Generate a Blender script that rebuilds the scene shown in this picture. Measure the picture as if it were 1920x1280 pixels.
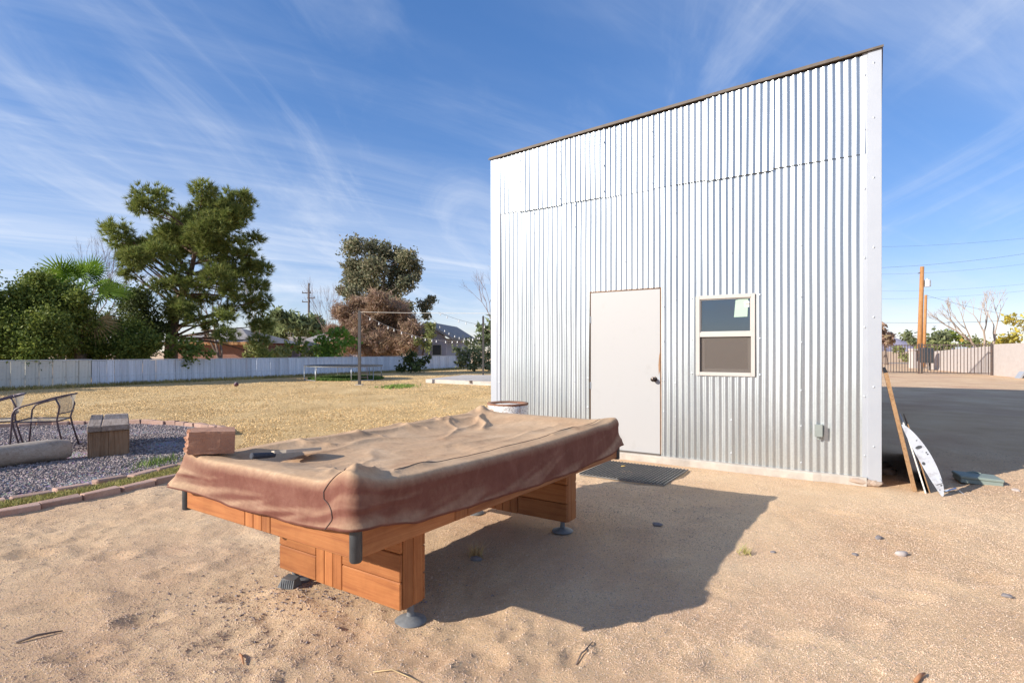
import bpy, bmesh, math, random
import numpy as np
from mathutils import Vector, Matrix

for o in list(bpy.data.objects):
    bpy.data.objects.remove(o, do_unlink=True)
SC = bpy.context.scene
COL = SC.collection
R = math.radians
PI = math.pi
random.seed(7)
RNG = np.random.default_rng(11)

# ------------------------------------------------------------------ camera
CAM_H, F, HZ = 1.36, 1047.0, 658.0          # eye height, focal length in photo pixels, horizon row
cd = bpy.data.cameras.new('camera')
cam = bpy.data.objects.new('camera', cd)
COL.objects.link(cam)
cam.location = (0, 0, CAM_H)
cam.rotation_euler = (R(90), 0, 0)
cd.sensor_width = 36
cd.lens = F / 1920 * 36
cd.shift_y = (HZ - 640) / 1920
cd.clip_start = 0.05
cd.clip_end = 20000
SC.camera = cam

# ------------------------------------------------------------------ light
SUN_EL = R(24.5)
LDIR = Vector((0.914, 0.407))               # ground direction in which the light travels
wd = bpy.data.worlds.new('World')
SC.world = wd
wd.use_nodes = True
nt = wd.node_tree
for n in list(nt.nodes):
    nt.nodes.remove(n)
def wn(t, **kw):
    n = nt.nodes.new(t)
    for k, v in kw.items():
        setattr(n, k, v)
    return n
wo = wn('ShaderNodeOutputWorld')
bg = wn('ShaderNodeBackground')
bg.inputs[1].default_value = 0.15
sky = wn('ShaderNodeTexSky', sky_type='NISHITA')
sky.sun_disc = False
sky.sun_elevation = SUN_EL
sky.sun_rotation = math.atan2(-LDIR.x, -LDIR.y)
sky.altitude = 400
sky.air_density = 1.0
sky.dust_density = 0.0
sky.ozone_density = 1.6
tc = wn('ShaderNodeTexCoord')
sep = wn('ShaderNodeSeparateXYZ')
nt.links.new(tc.outputs['Generated'], sep.inputs[0])
def wmath(op, a, b=None):
    n = wn('ShaderNodeMath', operation=op)
    for i, v in enumerate((a, b)):
        if v is None: continue
        if isinstance(v, (int, float)): n.inputs[i].default_value = v
        else: nt.links.new(v, n.inputs[i])
    return n.outputs[0]
zc = wmath('ADD', wmath('MAXIMUM', sep.outputs[2], 0.0), 0.10)
pu = wmath('DIVIDE', sep.outputs[0], zc)
pv = wmath('DIVIDE', sep.outputs[1], zc)
cmb = wn('ShaderNodeCombineXYZ')
nt.links.new(pu, cmb.inputs[0]); nt.links.new(pv, cmb.inputs[1])
def cloud(rot, sx, sy, scale, det, dist, lo, hi, off):
    m0 = wn('ShaderNodeMapping')
    m0.inputs['Rotation'].default_value = (0, 0, R(rot))
    nt.links.new(cmb.outputs[0], m0.inputs[0])
    mp = wn('ShaderNodeMapping')
    mp.inputs['Scale'].default_value = (sx, sy, 1)
    mp.inputs['Location'].default_value = (off, off * .7, off)
    nt.links.new(m0.outputs[0], mp.inputs[0])
    nz = wn('ShaderNodeTexNoise')
    nz.inputs['Scale'].default_value = scale
    nz.inputs['Detail'].default_value = det
    nz.inputs['Roughness'].default_value = 0.62
    nz.inputs['Distortion'].default_value = dist
    nt.links.new(mp.outputs[0], nz.inputs['Vector'])
    mr = wn('ShaderNodeMapRange', interpolation_type='SMOOTHSTEP')
    mr.inputs[1].default_value = lo
    mr.inputs[2].default_value = hi
    nt.links.new(nz.outputs['Fac'], mr.inputs[0])
    return mr.outputs[0]
broad = cloud(-35, 0.34, 0.9, 0.50, 6, 0.5, 0.32, 0.70, 3.1)
streak = cloud(-35, 0.32, 1.7, 1.1, 9, 0.8, 0.40, 0.78, 8.2)
wisp = cloud(-88, 0.46, 1.7, 0.9, 9, 1.5, 0.44, 0.78, 1.7)
cl = wmath('ADD', wmath('MULTIPLY', broad, 0.30), wmath('MULTIPLY', wmath('MULTIPLY', streak, wmath('ADD', broad, 0.30)), 0.42))
cl = wmath('ADD', cl, wmath('MULTIPLY', wisp, 0.28))
cl = wmath('MINIMUM', cl, 0.75)
mix = wn('ShaderNodeMix', data_type='RGBA')
nt.links.new(cl, mix.inputs[0])
hsv = wn('ShaderNodeHueSaturation')
hsv.inputs['Saturation'].default_value = 1.44
hsv.inputs['Value'].default_value = 1.10
gam = wn('ShaderNodeGamma')
gam.inputs['Gamma'].default_value = 0.64
nt.links.new(sky.outputs[0], gam.inputs['Color'])
tint = wn('ShaderNodeMix', data_type='RGBA', blend_type='MULTIPLY')
tint.inputs[0].default_value = 1.0
tint.inputs[7].default_value = (0.98, 0.98, 1.16, 1)
nt.links.new(gam.outputs[0], tint.inputs[6])
nt.links.new(tint.outputs[2], hsv.inputs['Color'])
nt.links.new(hsv.outputs[0], mix.inputs[6])
mix.inputs[7].default_value = (3.9, 4.15, 4.6, 1)
nt.links.new(mix.outputs[2], bg.inputs[0])
nt.links.new(bg.outputs[0], wo.inputs[0])

sd = bpy.data.lights.new('sun', 'SUN')
sd.energy = 4.6
sd.angle = R(0.53)
sd.color = (1.0, 0.945, 0.86)
sun = bpy.data.objects.new('sun', sd)
COL.objects.link(sun)
sun.location = (-30, -15, 30)
lv = Vector((LDIR.x * math.cos(SUN_EL), LDIR.y * math.cos(SUN_EL), -math.sin(SUN_EL)))
sun.rotation_euler = lv.to_track_quat('-Z', 'Y').to_euler()

SC.view_settings.view_transform = 'Standard'
SC.view_settings.look = 'None'
SC.view_settings.exposure = 0.62
SC.view_settings.gamma = 1.0
SC.view_settings.use_curve_mapping = False
SC.render.engine = 'CYCLES'
SC.cycles.max_bounces = 6
SC.cycles.transparent_max_bounces = 12
SC.cycles.use_denoising = True

# ------------------------------------------------------------------ layout helpers
def G(px, py, z=0.0):
    Y = (CAM_H - z) * F / (py - HZ)
    return Vector(((px - 960) / F * Y, Y, z))
def A(px, py, Y):
    return Vector(((px - 960) / F * Y, Y, CAM_H - (py - HZ) / F * Y))

# ------------------------------------------------------------------ object helpers
def link(name, me, mat=None, parent=None, loc=None, rot=None, smooth=False):
    o = bpy.data.objects.new(name, me)
    COL.objects.link(o)
    if mat is not None and not me.materials:
        me.materials.append(mat)
    if parent is not None: o.parent = parent
    if loc is not None: o.location = loc
    if rot is not None: o.rotation_euler = rot
    if smooth:
        me.polygons.foreach_set('use_smooth', [True] * len(me.polygons))
    return o
def empty(name, loc=(0, 0, 0), rz=0.0):
    o = bpy.data.objects.new(name, None)
    COL.objects.link(o)
    o.location = loc
    o.rotation_euler = (0, 0, rz)
    o.empty_display_size = .1
    return o
def tag(o, label=None, cat=None, group=None, kind=None):
    if label: o['label'] = label
    if cat: o['category'] = cat
    if group: o['group'] = group
    if kind: o['kind'] = kind
    return o
def npmesh(name, V, Fc):
    V = np.asarray(V, dtype=np.float32); Fc = np.asarray(Fc, dtype=np.int32)
    me = bpy.data.meshes.new(name)
    me.vertices.add(len(V)); me.vertices.foreach_set('co', V.ravel())
    k = Fc.shape[1]
    me.loops.add(Fc.size); me.loops.foreach_set('vertex_index', Fc.ravel())
    me.polygons.add(len(Fc))
    me.polygons.foreach_set('loop_start', np.arange(0, Fc.size, k, dtype=np.int32))
    me.polygons.foreach_set('use_smooth', np.zeros(len(Fc), dtype=bool))
    me.update(calc_edges=True)
    me.validate()
    return me
class MB:
    def __init__(s): s.v = []; s.f = []
    def add(s, vs, fs):
        b = len(s.v); s.v += [tuple(p) for p in vs]; s.f += [tuple(i + b for i in f) for f in fs]; return s
    def box(s, x0, x1, y0, y1, z0, z1, M=None):
        vs = [Vector((x, y, z)) for x in (x0, x1) for y in (y0, y1) for z in (z0, z1)]
        if M is not None: vs = [M @ p for p in vs]
        return s.add(vs, [(0, 1, 3, 2), (4, 6, 7, 5), (0, 4, 5, 1), (2, 3, 7, 6), (0, 2, 6, 4), (1, 5, 7, 3)])
    def tube(s, pts, rad, n=8, cap=True):
        pts = [Vector(p) for p in pts]
        if isinstance(rad, (int, float)): rad = [rad] * len(pts)
        b = len(s.v); ref = None
        for i, p in enumerate(pts):
            t = (pts[min(i + 1, len(pts) - 1)] - pts[max(i - 1, 0)])
            if t.length < 1e-9: t = Vector((0, 0, 1))
            t.normalize()
            if ref is None:
                ref = Vector((1, 0, 0)) if abs(t.x) < .9 else Vector((0, 1, 0))
            e1 = (ref - t * ref.dot(t)); e1.normalize(); ref = e1
            e2 = t.cross(e1)
            for k in range(n):
                a = 2 * PI * k / n
                s.v.append(tuple(p + (e1 * math.cos(a) + e2 * math.sin(a)) * rad[i]))
        for i in range(len(pts) - 1):
            for k in range(n):
                a = b + i * n + k; c = b + i * n + (k + 1) % n
                s.f.append((a, c, c + n, a + n))
        if cap:
            s.f.append(tuple(b + k for k in range(n))[::-1])
            s.f.append(tuple(b + (len(pts) - 1) * n + k for k in range(n)))
        return s
    def lathe(s, prof, n=24, M=None, closed=False):
        b = len(s.v)
        for r, z in prof:
            for k in range(n):
                a = 2 * PI * k / n
                p = Vector((r * math.cos(a), r * math.sin(a), z))
                if M is not None: p = M @ p
                s.v.append(tuple(p))
        m = len(prof)
        for i in range(m - (0 if closed else 1)):
            j = (i + 1) % m
            for k in range(n):
                q = (k + 1) % n
                s.f.append((b + i * n + k, b + i * n + q, b + j * n + q, b + j * n + k))
        if not closed:
            if prof[0][0] > 1e-6: s.f.append(tuple(b + k for k in range(n))[::-1])
            if prof[-1][0] > 1e-6: s.f.append(tuple(b + (m - 1) * n + k for k in range(n)))
        return s
    def prism(s, poly, y0, y1, M=None):          # poly in x,z extruded along y
        b = len(s.v); n = len(poly)
        for y in (y0, y1):
            for x, z in poly:
                p = Vector((x, y, z))
                if M is not None: p = M @ p
                s.v.append(tuple(p))
        s.f.append(tuple(range(b, b + n))); s.f.append(tuple(range(b + 2 * n - 1, b + n - 1, -1)))
        for i in range(n):
            j = (i + 1) % n
            s.f.append((b + j, b + i, b + n + i, b + n + j))
        return s
    def mesh(s, name):
        me = bpy.data.meshes.new(name); me.from_pydata(s.v, [], s.f); me.validate(); me.update(); return me
    def build(s, name, mat, parent=None, loc=None, rot=None, smooth=False):
        return link(name, s.mesh(name), mat, parent, loc, rot, smooth)
def autosmooth(o, ang=40):
    me = o.data
    bm = bmesh.new(); bm.from_mesh(me)
    bmesh.ops.recalc_face_normals(bm, faces=bm.faces)
    for f in bm.faces: f.smooth = True
    for e in bm.edges:
        e.smooth = not (len(e.link_faces) == 2 and e.calc_face_angle(0) > R(ang))
    bm.to_mesh(me); bm.free()
    return o
def cbox(sx, sy, sz, c, name='piece', jit=0.0, rng=random):
    bm = bmesh.new()
    bmesh.ops.create_cube(bm, size=1)
    for v in bm.verts: v.co = Vector((v.co.x * sx, v.co.y * sy, v.co.z * sz))
    bmesh.ops.bevel(bm, geom=list(bm.edges), offset=c, segments=1, affect='EDGES', profile=.5)
    if jit:
        for v in bm.verts: v.co += Vector((rng.uniform(-jit, jit), rng.uniform(-jit, jit), rng.uniform(-jit, jit)))
    me = bpy.data.meshes.new(name); bm.to_mesh(me); bm.free(); return me
def vnoise(x, y, seed=0):
    xi = np.floor(x).astype(np.int64); yi = np.floor(y).astype(np.int64)
    fx = x - xi; fy = y - yi
    def h(a, b):
        n = (a * 374761393 + b * 668265263 + seed * 974634777) & 0xffffffff
        n = ((n ^ (n >> 13)) * 1274126177) & 0xffffffff
        n = n ^ (n >> 16)
        return (n & 0xffff) / 65535.0
    sx = fx * fx * (3 - 2 * fx); sy = fy * fy * (3 - 2 * fy)
    a = h(xi, yi) * (1 - sx) + h(xi + 1, yi) * sx
    b = h(xi, yi + 1) * (1 - sx) + h(xi + 1, yi + 1) * sx
    return (a * (1 - sy) + b * sy) * 2 - 1
def fbm(x, y, oct=4, seed=0, gain=.5):
    x = np.asarray(x, float); y = np.asarray(y, float)
    t = np.zeros_like(x); a = 1.0; f = 1.0
    for i in range(oct):
        t = t + a * vnoise(x * f + i * 17.3, y * f - i * 9.1, seed + i); a *= gain; f *= 2.03
    return t

# ------------------------------------------------------------------ materials
class NT:
    def __init__(s, name):
        s.m = bpy.data.materials.new(name); s.m.use_nodes = True
        s.t = s.m.node_tree
        s.p = s.t.nodes['Principled BSDF']; s.out = s.t.nodes['Material Output']
        s._co = None
    def n(s, t, **kw):
        x = s.t.nodes.new(t)
        for k, v in kw.items(): setattr(x, k, v)
        return x
    def l(s, a, b): s.t.links.new(a, b)
    def co(s, which='Object'):
        if s._co is None: s._co = s.n('ShaderNodeTexCoord')
        return s._co.outputs[which]
    def map(s, scale=(1, 1, 1), rot=(0, 0, 0), src=None):
        m = s.n('ShaderNodeMapping')
        m.inputs['Scale'].default_value = scale; m.inputs['Rotation'].default_value = rot
        s.l(src if src is not None else s.co(), m.inputs[0]); return m.outputs[0]
    def noise(s, scale, det=4, rough=.55, dist=0, src=None):
        x = s.n('ShaderNodeTexNoise')
        x.inputs['Scale'].default_value = scale; x.inputs['Detail'].default_value = det
        x.inputs['Roughness'].default_value = rough; x.inputs['Distortion'].default_value = dist
        s.l(src if src is not None else s.co(), x.inputs['Vector']); return x.outputs['Fac']
    def vor(s, scale, src=None, feature='F1'):
        x = s.n('ShaderNodeTexVoronoi', feature=feature)
        x.inputs['Scale'].default_value = scale
        s.l(src if src is not None else s.co(), x.inputs['Vector']); return x
    def ramp(s, fac, stops):
        x = s.n('ShaderNodeValToRGB'); e = x.color_ramp.elements
        while len(e) > 1: e.remove(e[-1])
        for i, (p, c) in enumerate(stops):
            if not isinstance(c, tuple): c = (c, c, c)
            el = e[0] if i == 0 else e.new(p)
            el.position = p; el.color = (*c[:3], 1)
        s.l(fac, x.inputs[0]); return x.outputs[0]
    def mix(s, f, a, b, mode='MIX'):
        x = s.n('ShaderNodeMix', data_type='RGBA', blend_type=mode)
        for i, v in ((0, f), (6, a), (7, b)):
            if isinstance(v, (int, float)): x.inputs[i].default_value = v
            elif isinstance(v, tuple): x.inputs[i].default_value = (*v[:3], 1)
            else: s.l(v, x.inputs[i])
        return x.outputs[2]
    def math(s, op, a, b=0.0):
        x = s.n('ShaderNodeMath', operation=op)
        for i, v in enumerate((a, b)):
            if isinstance(v, (int, float)): x.inputs[i].default_value = v
            else: s.l(v, x.inputs[i])
        return x.outputs[0]
    def bump(s, h, strength=.3, dist=.01, nrm=None):
        x = s.n('ShaderNodeBump')
        x.inputs['Strength'].default_value = strength; x.inputs['Distance'].default_value = dist
        s.l(h, x.inputs['Height'])
        if nrm is not None: s.l(nrm, x.inputs['Normal'])
        return x.outputs[0]
    def set(s, **kw):
        for k, v in kw.items():
            k = k.replace('_', ' ')
            i = s.p.inputs[k]
            if hasattr(v, 'is_output') or isinstance(v, bpy.types.NodeSocket): s.l(v, i)
            elif isinstance(v, tuple): i.default_value = (*v[:3], 1) if len(v) < 4 else v
            else: i.default_value = v
        return s
def simple(name, a, b=None, scale=6, rough=.7, metal=0.0, bump=.0, bscale=60, bdist=.004, spec=.5):
    t = NT(name)
    b = b or tuple(c * .75 for c in a)
    t.set(Base_Color=t.mix(t.ramp(t.noise(scale, 5, .6), [(.3, 0.0), (.7, 1.0)]), a, b), Roughness=rough, Metallic=metal)
    t.p.inputs['Specular IOR Level'].default_value = spec
    if bump: t.set(Normal=t.bump(t.noise(bscale, 4), bump, bdist))
    return t.m
def leafmat(name, cols, transl=.35, rough=.6):
    t = NT(name)
    cols = [tuple(min(.8, c * 1.9) for c in k) for k in cols]
    gi = t.n('ShaderNodeNewGeometry')
    c = t.ramp(gi.outputs['Random Per Island'], [(i / max(1, len(cols) - 1), k) for i, k in enumerate(cols)])
    big = t.ramp(t.noise(.55, 3), [(.32, .72), (.68, 1.25)])
    c = t.mix(1.0, c, big, 'MULTIPLY')
    t.set(Base_Color=c, Roughness=rough)
    t.p.inputs['Specular IOR Level'].default_value = .25
    tr = t.n('ShaderNodeBsdfTranslucent'); t.l(c, tr.inputs[0])
    mx = t.n('ShaderNodeMixShader'); mx.inputs[0].default_value = transl
    t.l(t.p.outputs[0], mx.inputs[1]); t.l(tr.outputs[0], mx.inputs[2]); t.l(mx.outputs[0], t.out.inputs[0])
    return t.m

def m_sand():
    t = NT('sand')
    c1 = t.ramp(t.noise(.9, 6, .6), [(.30, (.60, .395, .235)), (.5, (.70, .49, .30)), (.72, (.76, .565, .365))])
    sp = t.ramp(t.noise(130, 4, .8), [(.30, (.55, .50, .46)), (.45, (.96, .94, .92)), (.55, (1.05, 1.04, 1.03)), (.70, (1.5, 1.45, 1.4))])
    c = t.mix(1.0, c1, sp, 'MULTIPLY')
    red = t.ramp(t.noise(.33, 6, .7, .4), [(.46, 0.0), (.66, .55)])
    c = t.mix(red, c, (.52, .30, .20))
    vc = t.vor(85).outputs['Color']
    peb = t.ramp(t.noise(60, 2), [(.58, 0.0), (.66, .35)])
    c = t.mix(peb, c, t.mix(.8, vc, (.44, .33, .26)))
    n1 = t.bump(t.noise(22, 6, .7), .55, .02)
    n2 = t.bump(t.noise(110, 4, .8), 1.0, .010, n1)
    t.set(Base_Color=c, Roughness=.95, Normal=n2)
    t.p.inputs['Specular IOR Level'].default_value = .15
    return t.m
def m_lawn():
    t = NT('dry_lawn')
    s = t.map((1, .55, 1))
    c = t.ramp(t.noise(.8, 7, .65, .3, s), [(.28, (.44, .29, .135)), (.45, (.62, .42, .20)), (.6, (.70, .49, .245)), (.78, (.76, .57, .31))])
    sp = t.ramp(t.noise(60, 4, .75), [(.3, .55), (.5, 1.0), (.7, 1.35)])
    c = t.mix(1.0, c, sp, 'MULTIPLY')
    gr = t.ramp(t.noise(.55, 5, .6, .2), [(.60, 0.0), (.75, .45)])
    c = t.mix(gr, c, (.20, .20, .07))
    t.set(Base_Color=c, Roughness=1.0, Normal=t.bump(t.noise(45, 6, .75), 1.0, .03))
    t.p.inputs['Specular IOR Level'].default_value = .1
    return t.m
def m_gravelbed():
    t = NT('gravel_bed')
    v = t.vor(38)
    c = t.mix(.75, v.outputs['Color'], (.30, .25, .26))
    c = t.mix(1.0, c, t.ramp(t.noise(70, 3), [(.3, .5), (.7, 1.2)]), 'MULTIPLY')
    t.set(Base_Color=c, Roughness=.9, Normal=t.bump(v.outputs['Distance'], 1.0, .02))
    return t.m
def m_stones(name, cols, rough=.85, patch=None):
    t = NT(name)
    gi = t.n('ShaderNodeNewGeometry')
    c = t.ramp(gi.outputs['Random Per Island'], [(i / (len(cols) - 1), c) for i, c in enumerate(cols)])
    if patch:
        c = t.mix(1.0, c, t.ramp(t.noise(.9, 7, .7, .3, t.map((.8, 1.5, 1))), [(.30, (.62, .58, .50)), (.48, (.98, .97, .95)), (.70, (1.2, 1.2, 1.25))]), 'MULTIPLY')
    t.set(Base_Color=c, Roughness=rough)
    t.p.inputs['Specular IOR Level'].default_value = .3
    return t.m
def m_galv():
    t = NT('galvanised_steel')
    st = t.noise(1.0, 5, .6, .2, t.map((3, 3, .35)))
    sp = t.noise(55, 2)
    c = t.mix(1.0, t.ramp(st, [(.3, (.505, .535, .535)), (.7, (.60, .62, .612))]), t.ramp(sp, [(.35, .95), (.65, 1.04)]), 'MULTIPLY')
    ro = t.math('ADD', t.math('MULTIPLY', st, .14), .31)
    t.set(Base_Color=c, Metallic=.95, Roughness=ro, Normal=t.bump(t.noise(2.2, 2), .08, .02))
    return t.m
def m_cloth():
    t = NT('dusty_vinyl_cover')
    gi = t.n('ShaderNodeNewGeometry')
    sx = t.n('ShaderNodeSeparateXYZ'); t.l(gi.outputs['Normal'], sx.inputs[0])
    nz = t.noise(3.6, 8, .68, .5)
    fine = t.noise(38, 5, .7)
    up = t.math('ADD', sx.outputs[2], t.math('MULTIPLY', t.math('SUBTRACT', nz, .5), .32))
    up = t.math('ADD', up, t.math('MULTIPLY', t.math('SUBTRACT', fine, .5), .25))
    dust = t.ramp(up, [(.02, .0), (.40, .34), (.82, .97)])
    streak = t.noise(2.0, 8, .7, .8, t.map((3.5, 3.5, 2.2)))
    red = t.ramp(streak, [(.3, (.13, .042, .027)), (.5, (.165, .060, .040)), (.75, (.21, .090, .062))])
    tan = t.ramp(t.noise(2.3, 8, .66, .7), [(.28, (.36, .21, .115)), (.42, (.47, .30, .175)), (.55, (.52, .345, .205)), (.74, (.58, .41, .265))])
    tan = t.mix(1.0, tan, t.ramp(fine, [(.3, .88), (.7, 1.1)]), 'MULTIPLY')
    c = t.mix(dust, red, tan)
    cr = t.bump(t.noise(9, 4, .6, 1.6), .30, .012)
    cr = t.bump(t.noise(46, 5, .65), .25, .004, cr)
    t.set(Base_Color=c, Roughness=.78, Normal=t.bump(t.noise(380, 2), .12, .002, cr))
    t.p.inputs['Specular IOR Level'].default_value = .3
    return t.m
def m_wood(name, a, b, dark, axis=0, rough=.5, grain=1.0):
    t = NT(name)
    oi = t.n('ShaderNodeObjectInfo')
    ofs = t.n('ShaderNodeVectorMath', operation='ADD')
    t.l(t.co(), ofs.inputs[0])
    cx = t.n('ShaderNodeCombineXYZ')
    for k, f_ in enumerate((13.7, 7.3, 5.1)): t.l(t.math('MULTIPLY', oi.outputs['Random'], f_), cx.inputs[k])
    t.l(cx.outputs[0], ofs.inputs[1])
    sc = [34, 34, 34]; sc[axis] = 1.4
    g = t.noise(1.2, 8, .68, .9, t.map(tuple(sc), src=ofs.outputs[0]))
    c = t.ramp(g, [(.25, dark), (.45, a), (.7, b)])
    fade = t.ramp(t.noise(5, 6, .65, .4, ofs.outputs[0]), [(.30, (.82, .79, .76)), (.52, (1, 1, 1)), (.75, (1.10, 1.11, 1.14))])
    c = t.mix(1.0, c, fade, 'MULTIPLY')
    c = t.mix(1.0, c, t.ramp(oi.outputs['Random'], [(0, .84), (1, 1.12)]), 'MULTIPLY')
    t.set(Base_Color=c, Roughness=t.ramp(g, [(.3, rough + .12), (.7, rough - .04)]), Normal=t.bump(g, .22 * grain, .006))
    t.p.inputs['Specular IOR Level'].default_value = .35
    return t.m
def m_brick(name, a, b, speck):
    t = NT(name)
    c = t.ramp(t.noise(9, 6, .65), [(.3, a), (.7, b)])
    c = t.mix(t.ramp(t.noise(160, 2), [(.60, 0.0), (.68, .7)]), c, speck)
    oi = t.n('ShaderNodeObjectInfo')
    c = t.mix(1.0, c, t.ramp(oi.outputs['Random'], [(0, .82), (1, 1.15)]), 'MULTIPLY')
    t.set(Base_Color=c, Roughness=.92, Normal=t.bump(t.noise(90, 5, .7), .7, .006))
    return t.m
def m_fence(name, a, b, stain):
    t = NT(name)
    s = t.noise(1.0, 6, .65, .3, t.map((14, 14, 1.2)))
    c = t.ramp(s, [(.3, b), (.62, a)])
    c = t.mix(t.ramp(t.noise(7, 6, .7), [(.56, 0.0), (.70, .75)]), c, stain)
    oi = t.n('ShaderNodeObjectInfo')
    c = t.mix(1.0, c, t.ramp(oi.outputs['Random'], [(0, .84), (1, 1.08)]), 'MULTIPLY')
    t.set(Base_Color=c, Roughness=.6)
    return t.m
def m_concrete(name='concrete', a=(.50, .44, .37), b=(.36, .31, .26)):
    t = NT(name)
    c = t.ramp(t.noise(4, 7, .65, .3), [(.3, b), (.65, a)])
    c = t.mix(t.ramp(t.noise(22, 5, .7), [(.56, 0.0), (.75, .5)]), c, (.42, .28, .18))
    t.set(Base_Color=c, Roughness=.93, Normal=t.bump(t.noise(40, 6, .7), .5, .01))
    return t.m
def m_brickwall():
    t = NT('far_brickwork')
    b = t.n('ShaderNodeTexBrick')
    b.inputs['Scale'].default_value = 4.5
    b.inputs['Color1'].default_value = (.20, .085, .06, 1); b.inputs['Color2'].default_value = (.26, .115, .08, 1)
    b.inputs['Mortar'].default_value = (.28, .22, .18, 1); b.inputs['Mortar Size'].default_value = .018
    mp = t.map((1, 1, 1), (R(90), 0, 0)); t.l(mp, b.inputs['Vector'])
    t.set(Base_Color=b.outputs['Color'], Roughness=.9)
    return t.m
def m_glass():
    t = NT('window_glass')
    lw = t.n('ShaderNodeFresnel'); lw.inputs[0].default_value = 1.9
    tr = t.n('ShaderNodeBsdfTransparent'); tr.inputs[0].default_value = (.55, .6, .62, 1)
    gl = t.n('ShaderNodeBsdfGlossy'); gl.inputs['Roughness'].default_value = .02; gl.inputs[0].default_value = (.85, .92, 1, 1)
    mx = t.n('ShaderNodeMixShader')
    t.l(t.math('MULTIPLY', lw.outputs[0], 1.6), mx.inputs[0]); t.l(tr.outputs[0], mx.inputs[1]); t.l(gl.outputs[0], mx.inputs[2])
    t.l(mx.outputs[0], t.out.inputs[0])
    return t.m
def m_mesh(name, col, opac, scale=260):
    t = NT(name)
    tr = t.n('ShaderNodeBsdfTransparent')
    t.set(Base_Color=col, Roughness=.7)
    mx = t.n('ShaderNodeMixShader'); mx.inputs[0].default_value = opac
    t.l(tr.outputs[0], mx.inputs[1]); t.l(t.p.outputs[0], mx.inputs[2]); t.l(mx.outputs[0], t.out.inputs[0])
    return t.m
def m_drum():
    t = NT('perforated_enamel')
    v = t.vor(62, t.co('Object'))
    hole = t.ramp(v.outputs['Distance'], [(.26, 1.0), (.34, 0.0)])
    rust = t.ramp(t.noise(6, 6, .7, .6), [(.50, 0.0), (.66, 1.0)])
    c = t.mix(rust, (.72, .70, .66), (.30, .15, .08))
    c = t.mix(hole, c, (.04, .03, .025))
    t.set(Base_Color=c, Roughness=.5, Normal=t.bump(hole, -.3, .004))
    return t.m
def m_spotted(name, a, b, scale, lo, hi, rough=.5, metal=0):
    t = NT(name)
    t.set(Base_Color=t.mix(t.ramp(t.noise(scale, 6, .7), [(lo, 0.0), (hi, 1.0)]), a, b), Roughness=rough, Metallic=metal)
    return t.m
def m_bark(name, a, b):
    t = NT(name)
    s = t.noise(1.0, 6, .7, .5, t.map((9, 9, 2)))
    t.set(Base_Color=t.ramp(s, [(.3, a), (.7, b)]), Roughness=.95, Normal=t.bump(s, .8, .05))
    return t.m

M = {}
M['sand'] = m_sand(); M['lawn'] = m_lawn(); M['bed'] = m_gravelbed()
M['pebble'] = m_stones('sand_pebbles', [(.34, .24, .17), (.56, .38, .25), (.64, .44, .29), (.68, .50, .345), (.27, .21, .18), (.60, .40, .26), (.72, .56, .42), (.44, .30, .20), (.62, .41, .27)])
M['gravel'] = m_stones('grey_gravel', [(.14, .115, .11), (.25, .20, .19), (.36, .29, .27), (.21, .165, .155), (.46, .38, .34), (.29, .225, .205), (.17, .14, .14)])
M['darkstone'] = simple('dark_stone', (.16, .14, .14), (.26, .23, .22), 30, .85, bump=.4, bscale=40)
M['palestone'] = simple('pale_stone', (.48, .42, .38), (.36, .30, .27), 20, .85, bump=.4, bscale=40)
M['grass'] = m_stones('dry_grass_blades', [(.62, .42, .19), (.76, .53, .26), (.83, .62, .35), (.68, .46, .22), (.50, .37, .16), (.80, .58, .30)], .9, True)
M['grassg'] = m_stones('green_grass_blades', [(.18, .24, .06), (.42, .36, .12), (.50, .41, .16), (.26, .27, .07), (.46, .34, .14)], .9)
M['galv'] = m_galv()
M['trim'] = simple('bright_trim_metal', (.42, .435, .46), (.385, .40, .43), 3, .42, .30, .05, 20)
M['fascia'] = simple('brown_fascia', (.15, .12, .095), (.10, .08, .062), 12, .7)
M['door'] = m_spotted('white_door_paint', (.395, .382, .370), (.345, .325, .305), 5, .58, .85, .45)
M['doorwood'] = simple('raw_door_edge', (.36, .20, .10), (.24, .13, .07), 20, .8)
M['darkmetal'] = simple('dark_bronze', (.05, .04, .035), (.09, .07, .06), 30, .35, .8)
M['vinyl'] = simple('cream_vinyl', (.50, .462, .42), (.46, .42, .375), 4, .45)
M['glass'] = m_glass()
M['screen'] = m_mesh('insect_screen', (.15, .12, .10), .52)
M['sticker'] = simple('pale_green_sticker', (.36, .48, .38), (.40, .51, .41), 8, .7)
M['white'] = simple('white_paint', (.78, .78, .76), (.70, .70, .68), 8, .5)
M['black'] = simple('black_plastic', (.035, .037, .04), (.06, .065, .07), 20, .45)
M['foot'] = simple('grey_rubber', (.13, .135, .14), (.20, .205, .205), 30, .6, bump=.2)
M['concrete'] = m_concrete(); M['slab'] = m_concrete('pale_slab', (.56, .50, .44), (.44, .39, .34))
M['rubble'] = m_concrete('rubble', (.46, .36, .28), (.28, .19, .14))
M['cloth'] = m_cloth()
M['seam'] = simple('dark_thread', (.10, .055, .045), (.07, .04, .03), 30, .8)
cw = ((.35, .125, .040), (.43, .175, .060), (.22, .07, .024))
M['woodx'] = m_wood('cedar_x', *cw, 0); M['woody'] = m_wood('cedar_y', *cw, 1); M['woodz'] = m_wood('cedar_z', *cw, 2)
M['block'] = m_brick('red_block', (.36, .175, .105), (.46, .25, .16), (.21, .10, .065))
M['edging'] = m_brick('edging_brick', (.40, .235, .17), (.50, .335, .26), (.28, .17, .12))
M['tie'] = m_wood('weathered_tie', (.25, .15, .085), (.37, .245, .155), (.10, .05, .028), 2, .9, 2.5)
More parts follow.
